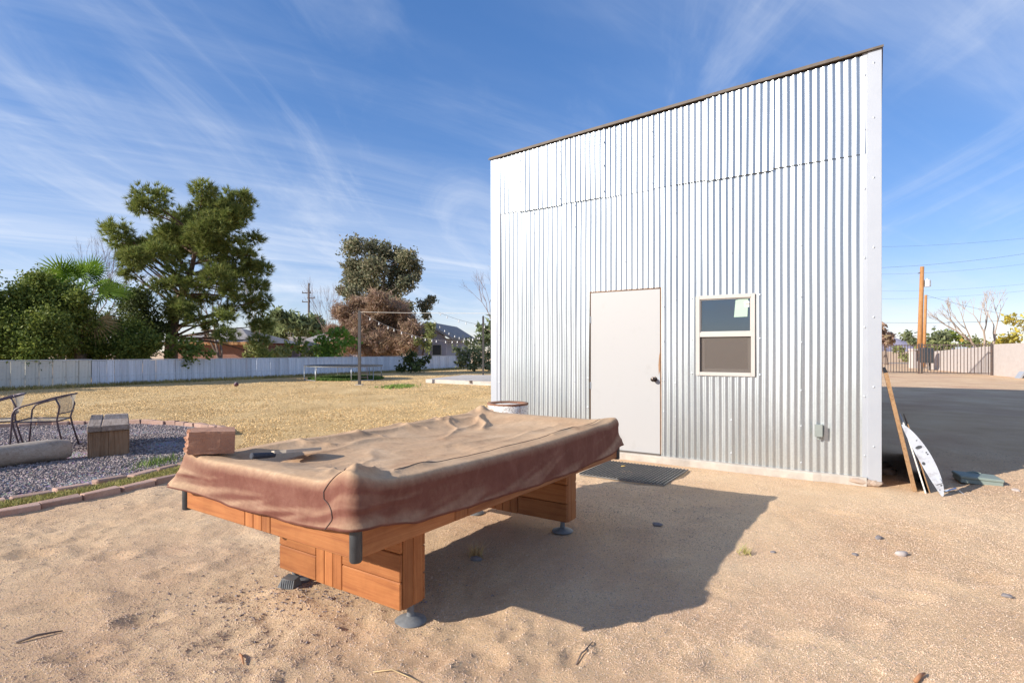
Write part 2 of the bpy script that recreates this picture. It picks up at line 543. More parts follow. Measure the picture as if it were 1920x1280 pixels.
M['tietop'] = m_wood('weathered_tie_top', (.24, .185, .15), (.36, .295, .25), (.11, .075, .06), 1, .9, 2.5)
M['log'] = m_wood('driftwood_log', (.42, .34, .265), (.52, .44, .36), (.24, .175, .13), 0, .85, 1.2)
M['logend'] = simple('log_end', (.40, .30, .21), (.26, .18, .12), 14, .9, bump=.5)
M['chair'] = simple('purple_grey_steel', (.075, .05, .065), (.11, .08, .09), 20, .4, .3)
M['chairmesh'] = m_mesh('chair_mesh', (.42, .38, .32), .55)
M['fenceb'] = m_fence('beige_fence', (.70, .68, .61), (.60, .58, .51), (.34, .29, .22))
M['fencew'] = m_fence('whitewashed_fence', (.78, .81, .86), (.60, .62, .68), (.34, .31, .30))
M['cap'] = simple('fence_cap', (.68, .70, .72), (.58, .60, .62), 4, .6)
M['darkpost'] = simple('dark_post', (.055, .05, .048), (.09, .08, .075), 9, .6)
M['bulb'] = simple('frosted_bulb', (.72, .71, .69), (.68, .67, .65), 9, .15)
M['cable'] = simple('pale_cable', (.62, .58, .52), (.5, .46, .4), 9, .6)
M['wire'] = simple('black_wire', (.04, .04, .045), (.06, .06, .065), 9, .7)
M['steel'] = simple('galvanised_tube', (.48, .50, .52), (.38, .40, .42), 9, .4, .6)
M['matte_black'] = simple('trampoline_mat', (.025, .027, .03), (.04, .042, .045), 9, .8)
M['gate'] = m_spotted('rusty_iron', (.055, .04, .034), (.13, .066, .042), 4, .45, .7, .7)
M['wallstucco'] = m_concrete('stucco_wall', (.52, .46, .42), (.46, .40, .36))
M['polewood'] = m_wood('utility_pole_wood', (.42, .20, .075), (.52, .27, .11), (.28, .12, .05), 2, .9)
M['greypole'] = m_wood('grey_pole_wood', (.12, .10, .09), (.18, .155, .14), (.07, .06, .05), 2, .9)
M['transformer'] = simple('transformer_grey', (.66, .68, .70), (.60, .62, .64), 5, .5)
M['cabinet'] = simple('slate_cabinet', (.035, .045, .055), (.05, .06, .07), 5, .5)
M['brickwall'] = m_brickwall()
M['roofgrey'] = simple('grey_shingle', (.34, .31, .29), (.25, .225, .21), 3, .9, bump=.6, bscale=14, bdist=.03)
M['rooftan'] = simple('tan_shingle', (.40, .33, .27), (.32, .26, .21), 3, .9, bump=.6, bscale=14, bdist=.03)
M['lilac'] = simple('lilac_stucco', (.46, .42, .46), (.40, .36, .40), 3, .9)
M['fasciatan'] = simple('orange_fascia', (.46, .24, .10), (.36, .19, .08), 4, .8)
M['mount'] = simple('hazed_mountain_rock', (.26, .235, .30), (.20, .185, .25), .004, .95)  # bluish purple distance haze put into the rock colour
M['drum'] = m_drum()
M['rust'] = m_spotted('rusty_rim', (.17, .075, .04), (.34, .17, .10), 8, .4, .7, .8)
M['ply'] = m_wood('plywood', (.27, .155, .075), (.36, .225, .12), (.16, .085, .04), 1, .8)
M['whiteboard'] = simple('white_board', (.72, .70, .66), (.62, .58, .52), 6, .6)
M['whitemetal'] = m_spotted('scuffed_white_metal', (.44, .46, .50), (.28, .27, .28), 11, .50, .72, .45)
M['green'] = simple('green_plastic_lid', (.20, .25, .22), (.25, .29, .25), 9, .7, bump=.2)
M['bluestrip'] = simple('pale_blue_plastic', (.55, .66, .82), (.42, .52, .74), 14, .4)
M['boxgrey'] = simple('grey_box_paint', (.26, .28, .255), (.21, .23, .21), 9, .55)
M['grip'] = simple('black_grip', (.03, .035, .05), (.05, .055, .07), 60, .75, bump=.5, bscale=60)
M['paddle'] = simple('pale_paddle', (.56, .47, .36), (.48, .39, .29), 20, .6)
M['grate'] = simple('black_rubber_grate', (.12, .118, .115), (.20, .185, .165), 16, .55)
M['leafyellow'] = simple('yellow_leaf', (.62, .40, .07), (.5, .3, .06), 20, .7)
M['straw'] = simple('dry_stalk', (.50, .36, .19), (.40, .27, .13), 20, .8)
M['twig'] = simple('grey_twig', (.22, .165, .13), (.15, .11, .09), 20, .9)
M['chip'] = simple('wood_chip', (.42, .20, .09), (.34, .15, .07), 20, .8)
M['ball'] = m_spotted('football_panels', (.60, .55, .55), (.10, .03, .04), 9, .42, .46, .5)
M['barkdark'] = m_bark('dark_bark', (.05, .032, .022), (.14, .09, .062))
M['barkpine'] = m_bark('pine_bark', (.075, .045, .03), (.20, .125, .085))
M['barkgrey'] = m_bark('grey_bark', (.16, .12, .10), (.30, .235, .19))
M['barkpale'] = m_bark('pale_bark', (.30, .225, .17), (.44, .34, .27))
M['barkred'] = m_bark('red_twigs', (.13, .075, .065), (.26, .17, .14))
M['lf_pine'] = leafmat('pine_needles', [(.055, .08, .02), (.09, .115, .028), (.135, .15, .04), (.185, .185, .055)])
M['lf_hedge'] = leafmat('hedge_leaves', [(.04, .062, .013), (.075, .10, .02), (.115, .14, .028), (.165, .18, .042)])
M['lf_dark'] = leafmat('dark_leaves', [(.03, .042, .014), (.05, .065, .02), (.08, .092, .03)])
M['lf_euc'] = leafmat('eucalyptus_leaves', [(.055, .066, .036), (.095, .10, .054), (.15, .135, .08), (.185, .155, .095)])
M['lf_brown'] = leafmat('dry_brown_foliage', [(.15, .095, .066), (.21, .135, .095), (.27, .18, .13), (.18, .135, .075), (.24, .165, .105)])
M['lf_olive'] = leafmat('olive_foliage', [(.10, .115, .04), (.15, .16, .06), (.20, .20, .08)])
M['lf_light'] = leafmat('light_green_leaves', [(.06, .115, .016), (.10, .175, .026), (.14, .21, .038)])
M['lf_feather'] = leafmat('feathery_foliage', [(.075, .095, .042), (.105, .125, .055), (.135, .155, .07)])
M['lf_bush'] = leafmat('grey_green_bush', [(.055, .07, .03), (.10, .115, .055), (.15, .155, .08)])
M['lf_yellow'] = leafmat('yellow_foliage', [(.26, .21, .03), (.36, .28, .04), (.20, .20, .045), (.42, .33, .06)])
M['lf_palm'] = leafmat('palm_fronds', [(.06, .11, .010), (.095, .16, .016), (.14, .20, .025)])
M['lf_dead'] = leafmat('dead_fronds', [(.30, .22, .11), (.38, .29, .16), (.24, .17, .08)])

# ================================================================== GROUND
TH = R(33.2)
U = Vector((math.cos(TH), -math.sin(TH), 0))           # along the shed front, to the right
B = Vector((math.sin(TH), math.cos(TH), 0))            # into the shed
SHED = Vector((3.705, 5.606, 0))                        # front right corner on the ground
WID, DEP = 4.765, 11.3
PIT = Vector((-7.2, 7.0, 0)); R_IN, R_OUT = 3.28, 3.76
TBL = Vector((-.468, 3.758, 0)); TROT = -R(34.0)
# lawn outline (the strip between the two rows of edging belongs to it)
lawn_poly = []
for a in range(-150, 9, 3):
    lawn_poly.append((PIT.x + (R_OUT - .04) * math.cos(R(a)), PIT.y + (R_OUT - .04) * math.sin(R(a))))
lawn_poly += [(-2.6, 7.62), (-1.6, 7.75), (-.8, 7.95), (-.31, 8.25), (1.5, 10.9), (6.0, 17.8), (9, 26), (9, 48), (-2, 52), (-16, 36), (-26, 26), (-32, 14), (-22, 6), (-13, 5)]
LP = np.array(lawn_poly)
def inside(x, y, poly):
    c = np.zeros(np.shape(x), bool); n = len(poly); j = n - 1
    for i in range(n):
        xi, yi = poly[i]; xj, yj = poly[j]
        if yi != yj:
            c ^= ((yi > y) != (yj > y)) & (x < (xj - xi) * (y - yi) / (yj - yi) + xi)
        j = i
    return c
def sandh(x, y):
    w = np.clip((x + 7) / 1.5, 0, 1) * np.clip((9.5 - x) / 2, 0, 1) * np.clip((11 - y) / 3, 0, 1) * np.clip((y + 1) / 1.5, 0, 1)
    h = .010 * fbm(x * .9, y * .9, 3, 3) + .007 * fbm(x * 3.1 + .3 * y, y * 3.1, 3, 9) + (.0060 * fbm(x * 8, y * 8, 3, 21) + .0042 * fbm(x * 19, y * 19, 2, 33)) * np.clip(.75 + .6 * fbm(x * .8, y * .8, 2, 90), .3, 1.3) * (1 + .35 * np.clip((.3 - x) / 1.4, 0, 1))
    # raked and trodden furrows running towards the left foreground
    d = (x * .55 + y * .83) * 5.2 + 1.3 * fbm(x * 1.2, y * 1.2, 2, 5)
    left = np.clip((.1 - x) / 1.4, 0, 1)
    h = h + left * .012 * np.maximum(0, np.sin(d * 2.1)) * (fbm(x * 1.7, y * 1.7, 2, 8) + .4)
    for (fx, fy, fr, fa) in FOOT:
        ca, sa = math.cos(fa), math.sin(fa)
        dx, dy = x - fx, y - fy
        a = (dx * ca + dy * sa) / (fr * 1.9); b = (-dx * sa + dy * ca) / fr
        r2 = a * a + b * b
        h = h - .018 * np.exp(-r2 * 1.4) + .010 * np.exp(-(np.sqrt(r2) - 1.35) ** 2 * 7)
    flat = np.minimum(np.hypot(x - TBL.x, y - TBL.y) / 1.0, 1)
    # stay below the lawn, the mat and the slab
    s = (x - SHED.x) * U.x + (y - SHED.y) * U.y; t = (x - SHED.x) * B.x + (y - SHED.y) * B.y
    near_shed = np.clip((-t - .05) / .5, 0, 1)
    near_shed = np.where((s > .6) | (s < -5.3), 1, near_shed)
    ins = inside(x, y, lawn_poly)
    h = np.where(ins, -.012, h * near_shed)
    return h * w
FOOT = [(p.x, p.y, r, a) for p, r, a in [
    (G(110, 1135), .09, .3), (G(330, 1075), .07, .5), (G(215, 1045), .07, .2), (G(270, 1160), .06, .6), (G(420, 1200), .07, .9), (G(150, 1225), .06, .4),
    (G(960, 1190), .05, 1.2), (G(1075, 1235), .05, 1.0), (G(1600, 1180), .08, .4), (G(1690, 1120), .08, -.2), (G(1460, 1200), .07, .2), (G(1350, 1240), .08, .5),
    (G(1560, 960), .10, -.5), (G(1720, 1000), .12, -.4), (G(1840, 1090), .09, .1), (G(460, 1120), .06, .3), (G(60, 1040), .08, .3), (G(900, 1250), .07, .7),
    (G(1180, 1000), .09, .3), (G(1300, 960), .10, .1), (G(1240, 1060), .08, .4)]]
def grow(a, b, n, p=2.2):
    return [a + (b - a) * (i / n) ** p for i in range(1, n + 1)]
xs = sorted(grow(-6.2, -900, 34, 3)) + list(np.arange(-6.2, 7.2, .028)) + grow(7.2, 900, 34, 3)
ys = sorted(grow(1.15, -900, 22, 3.2)) + list(np.arange(1.15, 2.1, .05)) + list(np.arange(2.1, 4.6, .020)) + list(np.arange(4.6, 9.0, .04)) + grow(9.0, 1400, 46, 3)
XX, YY = np.meshgrid(np.array(xs), np.array(ys))
ZZ = sandh(XX, YY)
nx, ny = len(xs), len(ys)
idx = np.arange(nx * ny).reshape(ny, nx)
quads = np.stack([idx[:-1, :-1], idx[:-1, 1:], idx[1:, 1:], idx[1:, :-1]], -1).reshape(-1, 4)
g = link('ground', npmesh('ground', np.stack([XX, YY, ZZ], -1).reshape(-1, 3), quads), M['sand'], smooth=True)
tag(g, 'pale tan sandy ground around the shed and table', 'ground', kind='structure')
def groundz(x, y): return float(sandh(np.array([x]), np.array([y]))[0])

from mathutils.geometry import tessellate_polygon
nl_ = len(lawn_poly)
tris = [tuple(t) for t in tessellate_polygon([[Vector((x, y, 0)) for x, y in lawn_poly]])]
def _ccw(t):
    a, b, c = (lawn_poly[k] for k in t)
    return t if (b[0] - a[0]) * (c[1] - a[1]) - (b[1] - a[1]) * (c[0] - a[0]) > 0 else (t[0], t[2], t[1])
lm = MB()
lm.add([(x, y, .010) for x, y in lawn_poly] + [(x, y, -.06) for x, y in lawn_poly], [_ccw(t) for t in tris] + [(k, nl_ + k, nl_ + (k + 1) % nl_, (k + 1) % nl_) for k in range(nl_)])
me = lm.mesh('lawn')
tag(link('lawn', me, M['lawn']), 'dry straw coloured lawn reaching back to the low fence', 'lawn', kind='structure')
mb = MB(); mb.add([(PIT.x + (R_IN + .02) * math.cos(2 * PI * k / 96), PIT.y + (R_IN + .02) * math.sin(2 * PI * k / 96), .018) for k in range(96)], [tuple(range(96))])
tag(mb.build('gravel_bed', M['bed']), 'round bed of purple grey gravel', 'gravel bed', kind='structure')

# ---- scattered stones, gravel, blades (things nobody could count)
OCT_V = np.array([(1, 0, 0), (-1, 0, 0), (0, 1, 0), (0, -1, 0), (0, 0, 1), (0, 0, -1)], float)
OCT_F = np.array([(0, 2, 4), (2, 1, 4), (1, 3, 4), (3, 0, 4), (2, 0, 5), (1, 2, 5), (3, 1, 5), (0, 3, 5)])
def stones(name, P, S, mat, flat=.6):
    n = len(P)
    V = np.repeat(OCT_V[None], n, 0) * (1 + RNG.uniform(-.35, .35, (n, 6, 3)))
    V += RNG.uniform(-.25, .25, (n, 6, 3))
    V *= S[:, None, None]
    V[:, :, 0] *= RNG.uniform(.7, 1.4, (n, 1))
    V[:, :, 2] *= flat
    a = RNG.uniform(0, 2 * PI, n); c, s = np.cos(a)[:, None], np.sin(a)[:, None]
    x = V[:, :, 0] * c - V[:, :, 1] * s; y = V[:, :, 0] * s + V[:, :, 1] * c
    V = np.stack([x, y, V[:, :, 2]], -1) + P[:, None, :]
    Fc = (OCT_F[None] + (np.arange(n) * 6)[:, None, None]).reshape(-1, 3)
    return link(name, npmesh(name, V.reshape(-1, 3), Fc), mat)
def frustum_points(n, y0, y1, p=1.0, margin=1.03):
    """ground points spread so that near ground holds more of them"""
    r = RNG.uniform(0, 1, n)
    y = y0 * (y1 / y0) ** (r ** p)
    x = RNG.uniform(-960, 960, n) / F * y * margin
    return x, y
x, y = frustum_points(330000, 2.12, 7.5, 1.10)
den = fbm(x * 1.1, y * 1.1, 3, 77)
right = np.clip((x + 1.4) / 1.8, .75, 1)
keep = (RNG.uniform(0, 1, len(x)) < np.clip(.62 + den * .7, .12, 1) * right) & ~inside(x, y, [(p[0], p[1]) for p in lawn_poly])
sh_s = (x - SHED.x) * U.x + (y - SHED.y) * U.y; sh_t = (x - SHED.x) * B.x + (y - SHED.y) * B.y
keep &= ~((sh_t > -.12) & (sh_s < .1))
x, y = x[keep], y[keep]
S = (.0022 + .0030 * RNG.uniform(0, 1, len(x)) ** 2.6) * (1 + .10 * y)
def grains(name, x, y, z, S, mat):
    n = len(x); base = np.array([(1, 0, -.35), (0, 1, -.35), (-1, 0, -.35), (0, -1, -.35), (0, 0, .60)])
    V = base[None] * (1 + RNG.uniform(-.35, .35, (n, 5, 3))) * S[:, None, None]
    a = RNG.uniform(0, 2 * PI, n); c, s_ = np.cos(a)[:, None], np.sin(a)[:, None]
    V = np.stack([V[:, :, 0] * c - V[:, :, 1] * s_ + x[:, None], V[:, :, 0] * s_ + V[:, :, 1] * c + y[:, None], V[:, :, 2] + z[:, None]], -1)
    Fc = (np.array([(0, 1, 4), (1, 2, 4), (2, 3, 4), (3, 0, 4)])[None] + (np.arange(n) * 5)[:, None, None]).reshape(-1, 3)
    return link(name, npmesh(name, V.reshape(-1, 3), Fc), mat)
tag(grains('sand_pebbles', x, y, sandh(x, y), S, M['pebble']), 'fine tan pebbles strewn over the sand', 'pebbles', kind='stuff')
# a patch of grey gravel bits in front of the near pedestal
n = 420
c0 = G(560, 1120)
x = c0.x + RNG.normal(0, .34, n); y = c0.y + RNG.normal(0, .16, n)
S = RNG.uniform(.003, .009, n)
tag(stones('grey_gravel_bits', np.stack([x, y, sandh(x, y) + S * .3], -1), S, M['gravel']), 'grey gravel bits spilled on the sand before the near pedestal', 'gravel', kind='stuff')
n = 26000
a = RNG.uniform(-2.3, 2.2, n); r = np.sqrt(RNG.uniform(0, 1, n)) * (R_IN - .08)
x = PIT.x + r * np.cos(a); y = PIT.y + r * np.sin(a)
k = np.abs(x / y) < .96
x, y = x[k], y[k]
S = RNG.uniform(.008, .020, len(x))
tag(stones('fire_pit_gravel', np.stack([x, y, .018 + S * .2 + .012 * fbm(x * 1.4, y * 1.4, 2, 4)], -1), S, M['gravel'], .75), 'loose purple grey crushed gravel inside the brick ring', 'gravel', kind='stuff')
def blades(name, x, y, z, h, w, mat, lean=.6):
    n = len(x)
    a = RNG.uniform(0, 2 * PI, n); la = RNG.uniform(0, 2 * PI, n); ll = RNG.uniform(0, lean, n) * h
    dx, dy = np.cos(a) * w, np.sin(a) * w
    V = np.zeros((n, 3, 3))
    V[:, 0] = np.stack([x - dx, y - dy, z], -1); V[:, 1] = np.stack([x + dx, y + dy, z], -1)
    V[:, 2] = np.stack([x + np.cos(la) * ll, y + np.sin(la) * ll, z + h], -1)
    return link(name, npmesh(name, V.reshape(-1, 3), np.arange(n * 3).reshape(-1, 3)), mat)
x, y = frustum_points(210000, 6.6, 40, 1.25)
keep = inside(x, y, lawn_poly) & (np.hypot(x - PIT.x, y - PIT.y) > R_OUT - .3) & (x < 1.0)
keep &= RNG.uniform(0, 1, len(x)) < np.clip(.75 + .7 * fbm(x * .9, y * .6, 3, 41), .15, 1)
x, y = x[keep], y[keep]
h = RNG.uniform(.006, .020, len(x)) * (1 + .015 * y)
tag(blades('dry_grass', x, y, np.full(len(x), .010), h, .0032 * y ** .55 * .8, M['grass'], 1.1), 'short dry straw coloured grass of the lawn', 'grass', kind='stuff')
n = 24000
a = RNG.uniform(-1.2, .15, n); r = RNG.uniform(R_IN + .12, R_OUT - .10, n)
x = PIT.x + r * np.cos(a); y = PIT.y + r * np.sin(a)
tag(blades('edging_grass', x, y, np.full(n, .008), RNG.uniform(.015, .05, n), .006, M['grassg'], 1.0), 'yellow green grass strip between the two rows of edging bricks', 'grass', kind='stuff')
n = 420
c0 = G(302, 872); x = c0.x + RNG.normal(0, .10, n) - .05; y = c0.y + RNG.normal(0, .18, n)
M['freshgrass'] = m_stones('fresh_grass', [(.10, .20, .03), (.18, .27, .05), (.30, .32, .09)], .8)
tag(blades('fresh_grass_tuft', x, y, np.full(n, .012), RNG.uniform(.03, .10, n), .005, M['freshgrass'], .8), 'bright green grass tuft at the gravel edge', 'grass tuft', kind='stuff')
n = 900
c0 = G(747, 725.5); x = c0.x + RNG.normal(0, .30, n); y = c0.y + RNG.normal(0, .5, n)
tag(blades('green_lawn_patch', x, y, np.full(n, .012), RNG.uniform(.04, .09, n), .018, M['freshgrass'], .8), 'small green patch in the dry lawn right of the light post', 'grass patch', kind='stuff')
c0 = Vector((-8.0, 27.0, 0)); n = 9000
aa = RNG.uniform(0, 2 * PI, n); rr = np.sqrt(RNG.uniform(0, 1, n)) * 1.75
tag(blades('trampoline_grass', c0.x + rr * np.cos(aa), c0.y + rr * np.sin(aa) * 1.1, np.full(n, .012), RNG.uniform(.06, .16, n), .02, leafmat('dark_green_grass', [(.05, .10, .02), (.08, .13, .03), (.11, .15, .04)]), .8), 'dark green grass growing under the trampoline', 'grass', kind='stuff')  # deep green blades spread over a disc below the mat
n = 9000
tt = RNG.uniform(0, 1, n)
fx = -18.5 + 14.2 * tt; fy = 18.0 + 23.9 * tt
off = np.abs(RNG.normal(0, .35, n)) + .08
tag(blades('fence_foot_weeds', fx + off * .86, fy - off * .51, np.full(n, .012), RNG.uniform(.05, .18, n), .018, leafmat('fence_weeds', [(.14, .13, .04), (.22, .18, .07), (.30, .23, .10)]), .9), 'low weeds along the foot of the fence', 'weeds', kind='stuff')

# ================================================================== SHED
shed = empty('metal_shed', SHED, -TH)          # local x = to the right along the front, y = into the shed
tag(shed, 'tall corrugated galvanised metal shed with white door and small window', 'shed')
SL = .09                                        # slab height
PITCH = .0711
def rooftop(x): return 4.385 + .047 * x         # wall top, x runs 0 (right corner) to -WID
LAP = 3.345
S_DOOR = (-3.190, -2.250); Z_DOOR = (.095, 2.125)
S_WIN = (-1.815, -1.170); Z_WIN = (1.075, 2.005)
def corr_sheet(name, x0, x1, zf0, zf1, yoff, openings, seed, amp=.0052):
    nper = 14
    n = int(round((x1 - x0) / PITCH * nper))
    xs_ = np.linspace(x0, x1, n + 1)
    zcuts = set(np.linspace(0, 1, 15))
    rows = []
    rr = np.random.default_rng(seed)
    # breakpoints in z so that door and window leave real openings
    zb = [o[2] for o in openings] + [o[3] for o in openings]
    z_lo = zf0(0) if callable(zf0) else zf0
    base = list(np.linspace(0, 1, 13))
    V = []; Fc = []
    zlist = None
    cols = []
    for xv in xs_:
        a = zf0; b = zf1(xv)
        cols.append((a, b))
    zmin, zmax = zf0, min(b for a, b in cols)
    zs = sorted(set([round(z, 4) for z in np.linspace(zmin, zmax, 12)] + [z for z in zb if zmin < z < zmax]))
    nz = len(zs)
    ph = rr.uniform(0, 6, 6)
    wav = rr.uniform(.5, 1.6)
    tlx = rr.uniform(-.007, .007); tlz = rr.uniform(-.003, .003)
    xm0 = (x0 + x1) / 2; zm0 = (zmin + zmax) / 2
    for i, xv in enumerate(xs_):
        for j, zv in enumerate(zs):
            z2 = cols[i][1] if j == nz - 1 else zv
            bend = .0030 * wav * math.sin(z2 * 2.1 + ph[0] + xv * 1.7) + .0016 * math.sin(z2 * 5.3 + ph[1] + xv * 4) + (xv - xm0) * tlx + (z2 - zm0) * tlz
            yy = -amp * math.cos(2 * PI * (xv) / PITCH) * (1 + .10 * math.sin(z2 * 3 + ph[2] + xv * 6)) - yoff + bend
            V.append((xv + .0012 * math.sin(z2 * 3.3 + ph[3]), yy, z2))
    for i in range(len(xs_) - 1):
        xm = (xs_[i] + xs_[i + 1]) / 2
        for j in range(nz - 1):
            zm = (zs[j] + zs[j + 1]) / 2
            if any(o[0] < xm < o[1] and o[2] < zm < o[3] for o in openings): continue
            a = i * nz + j
            Fc.append((a, a + nz, a + nz + 1, a + 1))
    me = npmesh(name, np.array(V), np.array(Fc))
    return link(name, me, M['galv'], shed, smooth=True)
openings = [(S_DOOR[0] - .012, S_DOOR[1] + .012, -1, Z_DOOR[1] + .012), (S_WIN[0] + .03, S_WIN[1] - .03, Z_WIN[0] + .03, Z_WIN[1] - .03)]
nsh = 7
x_l, x_r = -WID + .04, -.05
wsh = (x_r - x_l) / nsh
for i in range(nsh):
    a = x_l + i * wsh - (.03 if i else 0); b = x_l + (i + 1) * wsh
    o = corr_sheet('corrugated_sheet', a, b, SL - .03 + random.uniform(-.004, .004), lambda x: LAP + .05, .017 + .0040 * (i % 2), openings, 100 + i)
ush = [x_l, -4.28, -3.62, -2.98, -2.33, -1.68, -1.0, x_r]
for i in range(nsh):
    a = ush[i] - (.03 if i else 0); b = ush[i + 1]
    low = LAP + [.0, -.014, .004, -.006, .010, -.012, .012][i]
    o = corr_sheet('corrugated_sheet', a, b, low, lambda x: rooftop(x) - .02, .029 + .003 * ((i + 1) % 2) + (.012 if i in (1, 5) else 0), openings, 200 + i)
    if i == 5: o.rotation_euler = (0, R(.22), 0)
# inner wall behind the sheets (with the two openings), other three walls, floor
def wall_cells(x0, x1, z0, ztop, ops):
    m = MB()
    cuts = sorted(set([x0, x1] + [c for o in ops for c in o[:2]]))
    for a, b in zip(cuts[:-1], cuts[1:]):
        xm = (a + b) / 2; hole = [o for o in ops if o[0] < xm < o[1]]
        segs = [(z0, None)]
        if hole:
            h = hole[0]; segs = []
            if h[2] > z0: segs.append((z0, h[2]))
            segs.append((h[3], None))
        for s0, s1 in segs:
            t0 = s1 if s1 is not None else ztop(a); t1 = s1 if s1 is not None else ztop(b)
            m.prism([(a, s0), (b, s0), (b, t1), (a, t0)], .012, .09)
    return m
wall_cells(-WID + .02, -.02, SL, lambda x: rooftop(x) - .06, [(S_DOOR[0] - .012, S_DOOR[1] + .012, -1, Z_DOOR[1] + .012), (S_WIN[0] + .03, S_WIN[1] - .03, Z_WIN[0] + .03, Z_WIN[1] - .03)]).build('front_framing', M['doorwood'], shed)
def side_wall(x, name):
    n = int(DEP / PITCH * 6)
    ysl = np.linspace(.02, DEP, n)
    V = []; Fc = []
    for yv in ysl:
        xx = x + .007 * math.cos(2 * PI * yv / PITCH)
        V += [(xx, yv, SL - .03), (xx, yv, rooftop(x) - .03)]
    for i in range(n - 1): Fc.append((2 * i, 2 * i + 2, 2 * i + 3, 2 * i + 1))
    return link(name, npmesh(name, np.array(V), np.array(Fc)), M['galv'], shed, smooth=True)
side_wall(-.016, 'side_wall'); side_wall(-WID + .016, 'side_wall')
MB().prism([(-WID + .02, SL), (-.02, SL), (-.02, rooftop(0) - .03), (-WID + .02, rooftop(-WID) - .03)], DEP - .05, DEP).build('back_wall', M['galv'], shed)
# slab with a worn front edge
def slab_mesh():
    m = MB(); n = 60
    V = []; Fc = []
    rr = random.Random(5)
    for i in range(n + 1):
        xv = -WID - .06 + (WID + .02) * i / n
        if i == n: xv = -.36
        e = rr.uniform(-.006, .006)
        out = -.085 + e
        if xv > -.55: out += .02
        V += [(xv, .10, SL - .004), (xv, out + .012, SL - .006), (xv, out, SL - .02 + e * .4), (xv, out - .01, -.08)]
    for i in range(n):
        for k in range(3):
            a = i * 4 + k; Fc.append((a, a + 1, a + 5, a + 4))
    e = n * 4
    V += [(-.36, .10, -.08)]
    return npmesh('slab', np.array(V), np.array(Fc))
link('slab', slab_mesh(), M['concrete'], shed)
MB().box(-WID + .03, -.03, .10, DEP - .06, -.05, SL - .008).build('floor_slab', M['concrete'], shed)
# crumbled footing at the right corner
def rock(name, sx, sy, sz, seed, mat, parent=None, loc=(0, 0, 0), rz=0, sub=2, rough=.22):
    bm = bmesh.new(); bmesh.ops.create_icosphere(bm, subdivisions=sub, radius=1)
    rr = random.Random(seed)
    off = [rr.uniform(0, 50) for _ in range(2)]
    for v in bm.verts:
        p = v.co
        k = 1 + rough * float(fbm(np.array([p.x * 1.7 + p.z * 1.3 + off[0]]), np.array([p.y * 1.7 - p.z * .9 + off[1]]), 3, seed)[0])
        v.co = Vector((p.x * k * sx, p.y * k * sy, p.z * k * sz))
    me = bpy.data.meshes.new(name); bm.to_mesh(me); bm.free()
    return link(name, me, mat, parent, loc, (0, 0, rz))
for k, (lx, ly, sx, sy, sz, sd_) in enumerate([(-.19, -.02, .17, .07, .055, 3), (-.05, .0, .07, .06, .04, 4), (-.30, .04, .09, .06, .045, 6)]):
    rock('footing_rubble', sx, sy, sz, sd_, M['rubble'], shed, (lx, ly, .035), .2 * k)
MB().box(-.055, -.035, .005, .03, -.02, .10).build('steel_stake', M['trim'], shed)
# corner trims: folded L-profiles with a return lip
def trim_profile(pts, z0, zt, name):
    n = len(pts); V = []; Fc = []
    for x_, y_ in pts:
        V += [(x_, y_, z0), (x_, y_, zt(x_))]
    for i in range(n - 1): Fc.append((2 * i, 2 * i + 2, 2 * i + 3, 2 * i + 1))
    o = link(name, npmesh(name, np.array(V), np.array(Fc)), M['trim'], shed)
    md = o.modifiers.new('thick', 'SOLIDIFY'); md.thickness = .0012; md.offset = 0
    return o
trim_profile([(-.160, -.024), (-.152, -.032), (-.118, -.033), (-.108, -.041), (.004, -.041), (.006, .02), (.006, .14)], SL - .035, lambda x: rooftop(min(x, 0)) - .005, 'corner_trim')
trim_profile([(-WID - .006, .14), (-WID - .006, .02), (-WID - .004, -.041), (-WID + .098, -.041), (-WID + .108, -.034), (-WID + .150, -.033), (-WID + .157, -.024)], SL - .035, lambda x: rooftop(max(x, -WID)) - .005, 'corner_trim')
# roof: two overlapping layers and a drip edge along the rake
def roof_piece(x0, x1, y0, y1, h0, h1, name, mat):
    MB().prism([(x0, rooftop(x0) + h0), (x1, rooftop(x1) + h0), (x1, rooftop(x1) + h1), (x0, rooftop(x0) + h1)], y0, y1).build(name, mat, shed)
roof_piece(-WID - .03, .016, -.054, DEP + .05, .0, .014, 'roof_deck', M['fascia'])
roof_piece(-WID - .02, -.36, -.058, DEP + .03, .0155, .030, 'roof_sheet', M['fascia'])
roof_piece(-WID - .035, .022, -.066, -.056, -.006, .0145, 'rake_fascia', M['fascia'])
# screws
sc = MB(); rr = random.Random(3)
def screw(x_, z_, y_):
    Mx = Matrix.Translation((x_, y_, z_)) @ Matrix.Rotation(R(90), 4, 'X')
    sc.lathe([(.0105, 0), (.0105, .002), (.0045, .0035), (.0045, .008)], 7, Mx)
for i in range(nsh + 1):
    xx = x_l + i * wsh - .015
    for zz in (.17, .55, .95, 1.45, 1.95, 2.5, 3.0, 3.30):
        if S_DOOR[0] - .05 < xx < S_DOOR[1] + .03 and zz < 2.2: continue
        if S_WIN[0] - .03 < xx < S_WIN[1] + .03 and .95 < zz < 2.1: continue
        screw(round(xx / PITCH) * PITCH + PITCH / 2 * 0, zz + rr.uniform(-.03, .03), -.024)
for xx in ush[1:-1]:
    for zz in (3.42, 3.75, 4.05): screw(round((xx - .01) / PITCH) * PITCH, zz, -.045)
for zz in (.3, .9, 1.6, 2.3, 3.0, 3.6, 4.15):
    screw(-.137, zz, -.033); screw(-WID + .13, zz, -.034); screw(-.06, zz + .1, -.0415)
for dz in (.22, .62, 1.0, 1.48, 1.9):
    screw(S_DOOR[0] - .03, dz, -.026); screw(S_DOOR[1] + .045, dz, -.026)
